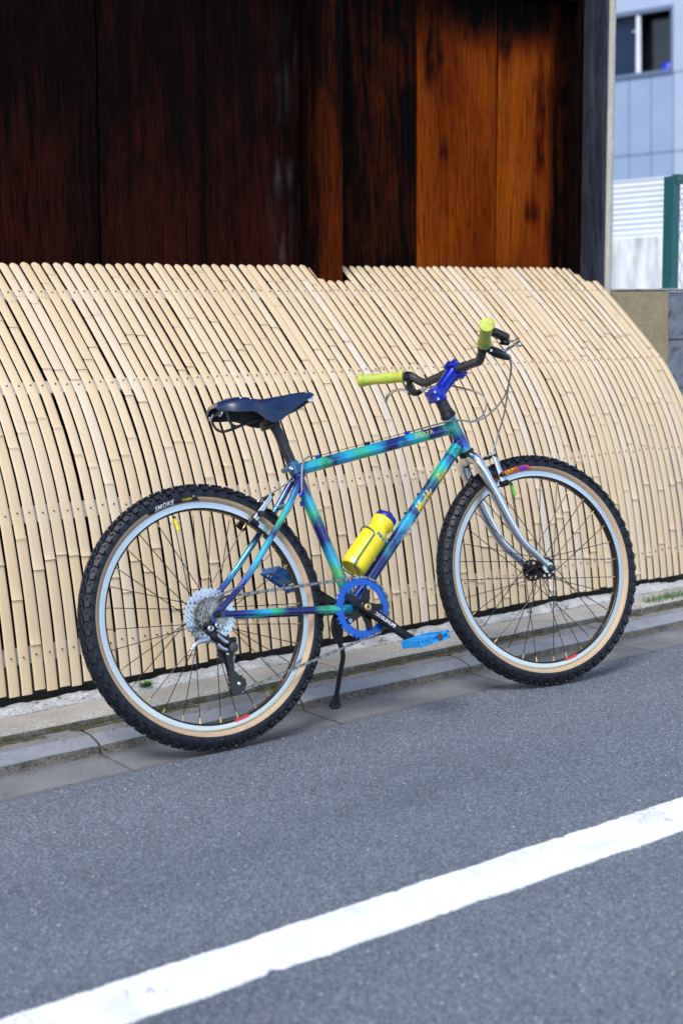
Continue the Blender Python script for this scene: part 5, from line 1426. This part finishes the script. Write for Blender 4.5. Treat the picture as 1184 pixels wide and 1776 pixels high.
bm = bmesh.new(); q_ = P(bcx, 0.0725, bcz); lathe(bm, [(0.0035, 0.002), (0.004, -0.0025), (0.0075, -0.0035), (0.0100, -0.002), (0.0105, 0.001)], q_, (0, 1, 0), 20); link('crank_bolt', bm, 'brass', cr, True, 30)
bm = bmesh.new(); lathe(bm, [(0, -0.001), (0.0035, -0.001)], q_, (0, 1, 0), 8); link('bolt_socket', bm, 'satin', cr)
tb, w2, h2 = text_bm('RICOLEHUPE', 0.0125, 0.2, 0.0002, 0.004, 0.86, 1.08)
cc = P(bcx, 0, bcz) + dr * 0.062
map_bm(tb, lambda x, y: P(bcx, 0, bcz) + dr * (0.060 + x) + nn * y + V(0, -(0.060 + 0.018 * (0.060 + x) / 0.16 + 0.0102 - 0.0000 * x) - 0.0006 * 1, 0)); link('lettering', tb, 'white', cr, angle='keep')
# pedals
def pedal(end, sd, tiltang, mat):
    root = empty('pedal', parent=bike); c = end + V(0, -sd * 0.058, 0)
    m_ = Matrix.Rotation(-tiltang, 3, 'Y')
    L_, Wd, T_ = 0.100, 0.094, 0.021
    def loc(x, y, z): return c + m_ @ Vector((x, y, z))
    def pbar(bm, x0, x1, y0, y1, z0=-T_ / 2, z1=T_ / 2):
        vs = [bm.verts.new(loc(x, y, z)) for z in (z0, z1) for (x, y) in ((x0, y0), (x1, y0), (x1, y1), (x0, y1))]
        for q in ((0, 1, 2, 3), (4, 5, 6, 7), (0, 1, 5, 4), (1, 2, 6, 5), (2, 3, 7, 6), (3, 0, 4, 7)): bm.faces.new([vs[i] for i in q])
    bm = bmesh.new()
    ys = -sd
    # outer rail (away from the crank) with windows
    oy0, oy1 = sorted((-sd * Wd / 2, -sd * (Wd / 2 - 0.006)))
    for (x0, x1) in ((-0.049, -0.045), (-0.037, -0.033), (-0.027, -0.023), (-0.018, -0.012), (0.008, 0.022), (0.040, 0.047)): pbar(bm, x0, x1, oy0, oy1)
    pbar(bm, -0.051, 0.048, oy0, oy1, T_ / 2 - 0.0055, T_ / 2); pbar(bm, -0.051, 0.048, oy0, oy1, -T_ / 2, -T_ / 2 + 0.0055)
    iy0, iy1 = sorted((sd * Wd / 2, sd * (Wd / 2 - 0.008)))
    pbar(bm, -0.040, 0.040, iy0, iy1)
    a0, a1 = sorted((oy1 if sd > 0 else oy0, iy0 if sd > 0 else iy1))
    for (x0, x1) in ((-0.049, -0.041), (0.041, 0.047)): pbar(bm, x0, x1, -Wd / 2 + 0.006, Wd / 2 - 0.006, -0.009, 0.009)
    pbar(bm, -0.012, 0.012, -Wd / 2 + 0.006, Wd / 2 - 0.006, -0.0075, 0.0075)
    for y in (-0.018, 0.018): pbar(bm, -0.041, -0.012, y - 0.004, y + 0.004, -0.005, 0.005); pbar(bm, 0.012, 0.041, y - 0.004, y + 0.004, -0.005, 0.005)
    link('platform', bm, mat, root)
    for (x, y) in ((-0.045, -0.036), (-0.045, 0), (-0.045, 0.036), (0.044, -0.036), (0.044, 0), (0.044, 0.036)):
        bm = bmesh.new(); tube(bm, [loc(x, y, -0.0105), loc(x, y, 0.0105)], 0.0018, 8); link('pin', bm, mat, root, True)
    bm = bmesh.new(); tube(bm, [end, c], 0.0075, 12); link('axle', bm, 'chainm', root, True)
    bm = bmesh.new(); lathe(bm, [(0, -0.0016), (0.0085, -0.0012), (0.0090, 0)], loc(0.015 if sd > 0 else 0, -sd * Wd / 2, 0), (0, sd, 0), 20); link('end_cap', bm, 'rubbergrey', root, True, 30)
pedal(pe, 1, R(8.0), 'bluepedal'); pedal(pel, -1, R(-38), 'bluepedal2')
# chain: bottom run and top run, over chainring, cassette, jockey wheels
PR = 0.0127 / (2 * math.sin(PI / 40)); CG = 0.0127 * 20 / (2 * PI)
def arc(cx_, cz_, r_, a0, a1, n, o):
    return [P(cx_ + r_ * math.cos(a0 + (a1 - a0) * i / n), o, cz_ + r_ * math.sin(a0 + (a1 - a0) * i / n)) for i in range(n + 1)]
uj = (0.020, 0.235); lj = (0.040, 0.157); jr = 0.0225
path = []
path += arc(bcx, bcz, PR, R(84), R(-62), 26, CR_O)
path += [p_ for p_ in [P(bcx + PR * math.cos(R(-62)), CR_O, bcz + PR * math.sin(R(-62)))]]
path += arc(lj[0], lj[1], jr, R(-55), R(-200), 10, 0.042)
path += arc(uj[0], uj[1], jr, R(-30), R(120), 10, 0.042)
path += arc(0, AX, CG, R(-20 - 60), R(-275), 22, 0.0405)
path += [P(bcx + PR * math.cos(R(96)), CR_O, bcz + PR * math.sin(R(96)))]
path.append(path[0].copy())
# resample to half-pitch
pts = [path[0]]; acc = 0; step = 0.0127; i = 0; cur = path[0].copy(); seglist = path[1:]
for nx_ in seglist:
    while (nx_ - cur).length >= step - acc + 1e-9:
        d = (nx_ - cur).normalized(); cur = cur + d * (step - acc); acc = 0; pts.append(cur.copy())
    acc += (nx_ - cur).length; cur = nx_.copy()
bm = bmesh.new()
for i in range(len(pts) - 1):
    a, b = pts[i], pts[i + 1]; d = (b - a).normalized(); n_ = d.cross(Vector((0, 1, 0))); off = 0.0034 if i % 2 else 0.0022
    for sg in (-1, 1):
        vs = []
        for yy in (off, off + 0.0010):
            for (u, v) in ((-0.0035, -0.0022), (0.0, -0.0042), (0.0035, -0.0030), (0.0063, -0.0015), (0.0092, -0.0030), (0.0127, -0.0042), (0.0162, -0.0022), (0.0162, 0.0022), (0.0127, 0.0042), (0.0092, 0.0030), (0.0063, 0.0015), (0.0035, 0.0030), (0.0, 0.0042), (-0.0035, 0.0022)):
                vs.append(bm.verts.new(a + d * u + n_ * v + V(0, sg * yy, 0)))
        fs = [bm.faces.new(vs[:14]), bm.faces.new(vs[14:])]
        for k in range(14): fs.append(bm.faces.new((vs[k], vs[(k + 1) % 14], vs[14 + (k + 1) % 14], vs[14 + k])))
        for f in fs: f.material_index = i % 2
    tube(bm, [a + V(0, -0.0046, 0), a + V(0, 0.0046, 0)], 0.0022, 6)
link('chain', bm, ['chainm', 'chaindark'], bike, True, 40)
# rear derailleur
rd = empty('rear_derailleur', parent=bike)
bm = bmesh.new(); tube(bm, [P(-0.009, 0.066, 0.306), P(-0.022, 0.078, 0.303), P(-0.034, 0.082, 0.303), P(-0.050, 0.082, 0.313)], [0.009, 0.0095, 0.0095, 0.0055], 14, True, 0, (0.8, 1)); link('hanger_bracket', bm, 'black', rd, True)
for (s_, t_, o_) in ((-0.009, 0.306, 0.079), (-0.035, 0.302, 0.0915)):
    bm = bmesh.new(); lathe(bm, [(0.0025, 0.002), (0.003, -0.003), (0.0062, -0.004), (0.0080, -0.002), (0.0080, 0.006)], P(s_, o_, t_), (0, 1, 0), 18); link('mounting_bolt', bm, 'silver', rd, True, 30)
bm = bmesh.new(); tube(bm, spline([P(-0.045, 0.084, 0.300), P(-0.028, 0.086, 0.285), P(-0.010, 0.086, 0.272), P(0.008, 0.082, 0.262), P(0.018, 0.078, 0.253)], 4), [0.007] * 4 + [0.012] * 10 + [0.010] * 3, 12, True, 0, (0.75, 1.1)); link('parallelogram', bm, 'black', rd, True, 40)
bm = bmesh.new(); tube(bm, spline([P(-0.020, 0.092, 0.286), P(-0.006, 0.096, 0.268), P(0.004, 0.094, 0.262)], 4), [0.003, 0.004, 0.0045, 0.005, 0.005, 0.005, 0.005, 0.0045, 0.004], 8); tube(bm, spline([P(-0.020, 0.088, 0.262), P(-0.010, 0.092, 0.250), P(0.000, 0.092, 0.245)], 4), [0.0045] * 9, 8); link('outer_link', bm, 'silver', rd, True, 40)
bm = bmesh.new(); tube(bm, spline([P(-0.048, 0.088, 0.276), P(-0.068, 0.092, 0.275), P(-0.084, 0.094, 0.267), P(-0.092, 0.094, 0.258)], 4), [0.006, 0.0062, 0.0062, 0.006, 0.0058, 0.0052, 0.0048, 0.0045, 0.0042, 0.004, 0.004, 0.006, 0.006], 10, True, 0, (0.7, 1)); link('cable_lever', bm, 'silver', rd, True, 40)
bm = bmesh.new(); lathe(bm, [(0, -0.004), (0.008, -0.004), (0.0125, -0.001), (0.0135, 0.006), (0.0135, 0.028), (0.010, 0.032)], P(0.022, 0.086, 0.249), (0, 1, 0), 24); link('knuckle', bm, 'rubbergrey', rd, True, 35)
bm = bmesh.new(); tube(bm, [P(0.006, 0.080, 0.267), P(0.032, 0.080, 0.266)], [0.007, 0.0075], 12); link('knuckle_cover', bm, 'black', rd, True, 35)
for o_ in (0.0495, 0.0335):
    bm = bmesh.new(); pl = [(0.012, 0.250), (0.020, 0.254), (0.030, 0.250), (0.034, 0.235), (0.033, 0.190), (0.046, 0.176), (0.059, 0.166), (0.061, 0.152), (0.052, 0.140), (0.036, 0.130), (0.021, 0.129), (0.019, 0.140), (0.020, 0.190), (0.013, 0.235)]
    prism(bm, pl, lambda u, v, d: P(u, d, v), o_, o_ + 0.0022); link('cage_plate', bm, 'satin', rd)
for (jx, jz) in (uj, lj):
    bm = bmesh.new(); gear(bm, 11, -0.0015, 0.0015, 0.006, 0, False, 0.0127, 0.0040); bmesh.ops.transform(bm, matrix=Matrix.Translation(P(jx, 0.042, jz)), verts=bm.verts); link('jockey_wheel', bm, 'satin', rd)
    bm = bmesh.new(); lathe(bm, [(0, -0.001), (0.003, -0.001), (0.0045, 0.0), (0.0045, 0.003)], P(jx, 0.0530, jz), (0, 1, 0), 12); link('bolt', bm, 'silver', rd, True, 30)
# ---- kickstand
ks = empty('kickstand', parent=bike)
INV = BM.inverted(); footw = Vector((2.2222, 3.060, 0.011)); foot = INV @ footw
bm = bmesh.new(); box(bm, P(0.375, 0.0, 0.296), (0.052, 0.050, 0.012), Matrix.Rotation(R(12), 3, 'Y'), 0, 0.003); box(bm, P(0.375, 0.0, 0.321), (0.045, 0.040, 0.006), Matrix.Rotation(R(12), 3, 'Y'), 0, 0.002)
vs = [bm.verts.new(P(*q)) for q in ((0.340, 0.012, 0.345), (0.400, 0.012, 0.312), (0.400, 0.012, 0.300), (0.345, 0.012, 0.305), (0.340, -0.012, 0.345), (0.400, -0.012, 0.312), (0.400, -0.012, 0.300), (0.345, -0.012, 0.305))]
for q in ((0, 1, 2, 3), (4, 5, 6, 7), (0, 1, 5, 4), (1, 2, 6, 5), (2, 3, 7, 6), (3, 0, 4, 7)): bm.faces.new([vs[i] for i in q])
link('mounting_plate', bm, 'satin', ks, True, 30)
h0 = P(0.382, 0.0, 0.285)
bm = bmesh.new(); tube(bm, spline([h0, P(0.380, -0.012, 0.262), P(0.384, -0.025, 0.235), P(0.392, -0.033, 0.215)], 4), [0.014, 0.016, 0.0175, 0.018, 0.018, 0.0175, 0.017, 0.016, 0.015, 0.013, 0.011, 0.0095, 0.0085], 14, True, 0, (0.9, 1.1)); link('pivot_housing', bm, 'satin', ks, True, 50)
k1 = P(0.392, -0.033, 0.215); k2 = P(0.404, -0.045, 0.180)
bm = bmesh.new(); tube(bm, spline([k1, k2, k2.lerp(foot, 0.35), k2.lerp(foot, 0.93)], 5), 0.0068, 12); link('stand_leg', bm, 'satin', ks, True)
bm = bmesh.new(); dd = (k2 - foot).normalized(); upw = INV.to_3x3() @ Vector((0, 0, 1))
tube(bm, [foot - upw * 0.008, foot - upw * 0.005, foot + upw * 0.002, foot + dd * 0.012, foot + dd * 0.026, foot + dd * 0.030], [0.013, 0.0165, 0.0165, 0.012, 0.0090, 0.0075], 14); link('stand_foot', bm, 'satin', ks, True, 50)
# ---- bottle cage on the down tube
cg = empty('bottle_cage', parent=bike)
ca = dt(0.20, 0.060); cb = dt(0.60, 0.060)                    # axis line of the bottle
BR = 0.0365
def cpt(u, ang, r_=BR + 0.003): return dt(0.0, 0) + DTd * (u - 0.0505) + DTn * (0.0172 + 0.004 + BR + r_ * math.cos(ang)) + V(0, -r_ * math.sin(ang), 0)
U0 = 0.115; U1 = 0.245
bm = bmesh.new(); tube(bm, spline([cpt(U0 - 0.004, R(180), BR + 0.004), cpt(0.19, R(180), BR + 0.004), cpt(0.255, R(180), BR + 0.0035)], 4), [0.0028] * 9, 8); link('cage_spine', bm, 'cage', cg, True)
for sd in (-1, 1):
    w1 = [cpt(0.262, R(180 - sd * 12)), cpt(0.266, R(180 - sd * 45)), cpt(0.262, R(180 - sd * 90)), cpt(0.255, R(180 - sd * 125)), cpt(0.250, R(180 - sd * 160)), cpt(0.248, R(0))]
    w1 = [cpt(0.2245, R(sd * 56)), cpt(0.221, R(sd * 61)), cpt(0.214, R(sd * 64)), cpt(0.19, R(sd * 64)), cpt(0.14, R(sd * 64)), cpt(0.122, R(sd * 66)), cpt(0.112, R(sd * 72), BR - 0.004), cpt(0.111, R(sd * 110), BR - 0.012), cpt(0.110, R(sd * 165), BR - 0.006), cpt(0.118, R(180), BR + 0.003)]
    bm = bmesh.new(); tube(bm, spline(w1, 5), 0.0019, 8); link('cage_wire', bm, 'cage', cg, True)
w2_ = [cpt(0.216 + 0.016 * math.cos(R(57 - 6 * k)), R(57 - 6 * k)) for k in range(0, 20)]
bm = bmesh.new(); tube(bm, w2_, 0.0019, 8); link('cage_hoop', bm, 'cage', cg, True)
for u in (0.130, 0.195):
    bm = bmesh.new(); tube(bm, [dt(0, 0.015) + DTd * u, dt(0, 0.024) + DTd * u], 0.004, 10); link('bolt', bm, 'silver', cg, True)

# ---- water bottle (its own thing, rests in the cage)
bot = empty('water_bottle'); bo = dt(0, 0.0172 + 0.004 + BR) + DTd * 0.066
mb = BM @ Matrix.Translation(bo); bot.matrix_world = mb
tag(bot, 'yellow plastic water bottle with blue lid held in the wire cage on the down tube', 'bottle')
bm = bmesh.new(); lathe(bm, [(0, 0.004), (0.028, 0.003), (0.031, 0.0), (0.0345, 0.003), (0.0358, 0.009), (0.0365, 0.02), (0.0365, 0.098), (0.0362, 0.108), (0.0345, 0.118), (0.0300, 0.130), (0.0268, 0.139), (0.0262, 0.144), (0.0300, 0.150), (0.0322, 0.157), (0.0325, 0.164), (0.0318, 0.168), (0.0300, 0.170), (0, 0.170)], (0, 0, 0), DTd, 40)
link('body', bm, 'yellow', bot, True, 45)
bm = bmesh.new(); lathe(bm, [(0.0305, 0.1705), (0.0308, 0.172), (0.0308, 0.180), (0.0295, 0.184), (0.026, 0.186), (0, 0.187)], (0, 0, 0), DTd, 40); link('lid', bm, 'lidblue', bot, True, 35)
bm = bmesh.new(); lathe(bm, [(0.009, 0.186), (0.009, 0.191), (0.0105, 0.192), (0.0105, 0.197), (0.008, 0.199), (0, 0.199)], (0, 0, 0), DTd, 20); link('nozzle', bm, 'satin', bot, True, 35)
# three small printed characters
for k, ch in enumerate('図書館'):
    tb, w2, h2 = text_bm(ch, 0.0105, 0, 0.0002, 0.003)
    a0 = R(78 + k * 15); u0 = 0.112 - 0.001 * k
    ex_ = DTn.normalized()
    def fn(x, y, a0=a0, u0=u0):
        a_ = a0 + x / 0.0365; return DTd * (u0 + y) + DTn * (0.0368 * math.cos(a_)) + V(0, -0.0368 * math.sin(a_), 0)
    map_bm(tb, fn); link('lettering', tb, 'blueprint', bot, angle='keep')
# white label near the base
bm = bmesh.new(); rows = []
for i in range(9):
    a_ = R(38 + 34 * i / 8); rows.append([bm.verts.new(DTd * u + DTn * ((r0_) * math.cos(a_)) + V(0, -r0_ * math.sin(a_), 0)) for u, r0_ in ((0.0035, 0.0350), (0.008, 0.0360), (0.014, 0.0366))])
for i in range(8):
    for j in range(2): bm.faces.new((rows[i][j], rows[i][j + 1], rows[i + 1][j + 1], rows[i + 1][j]))
link('sticker', bm, 'whitesticker', bot, True, 'keep')
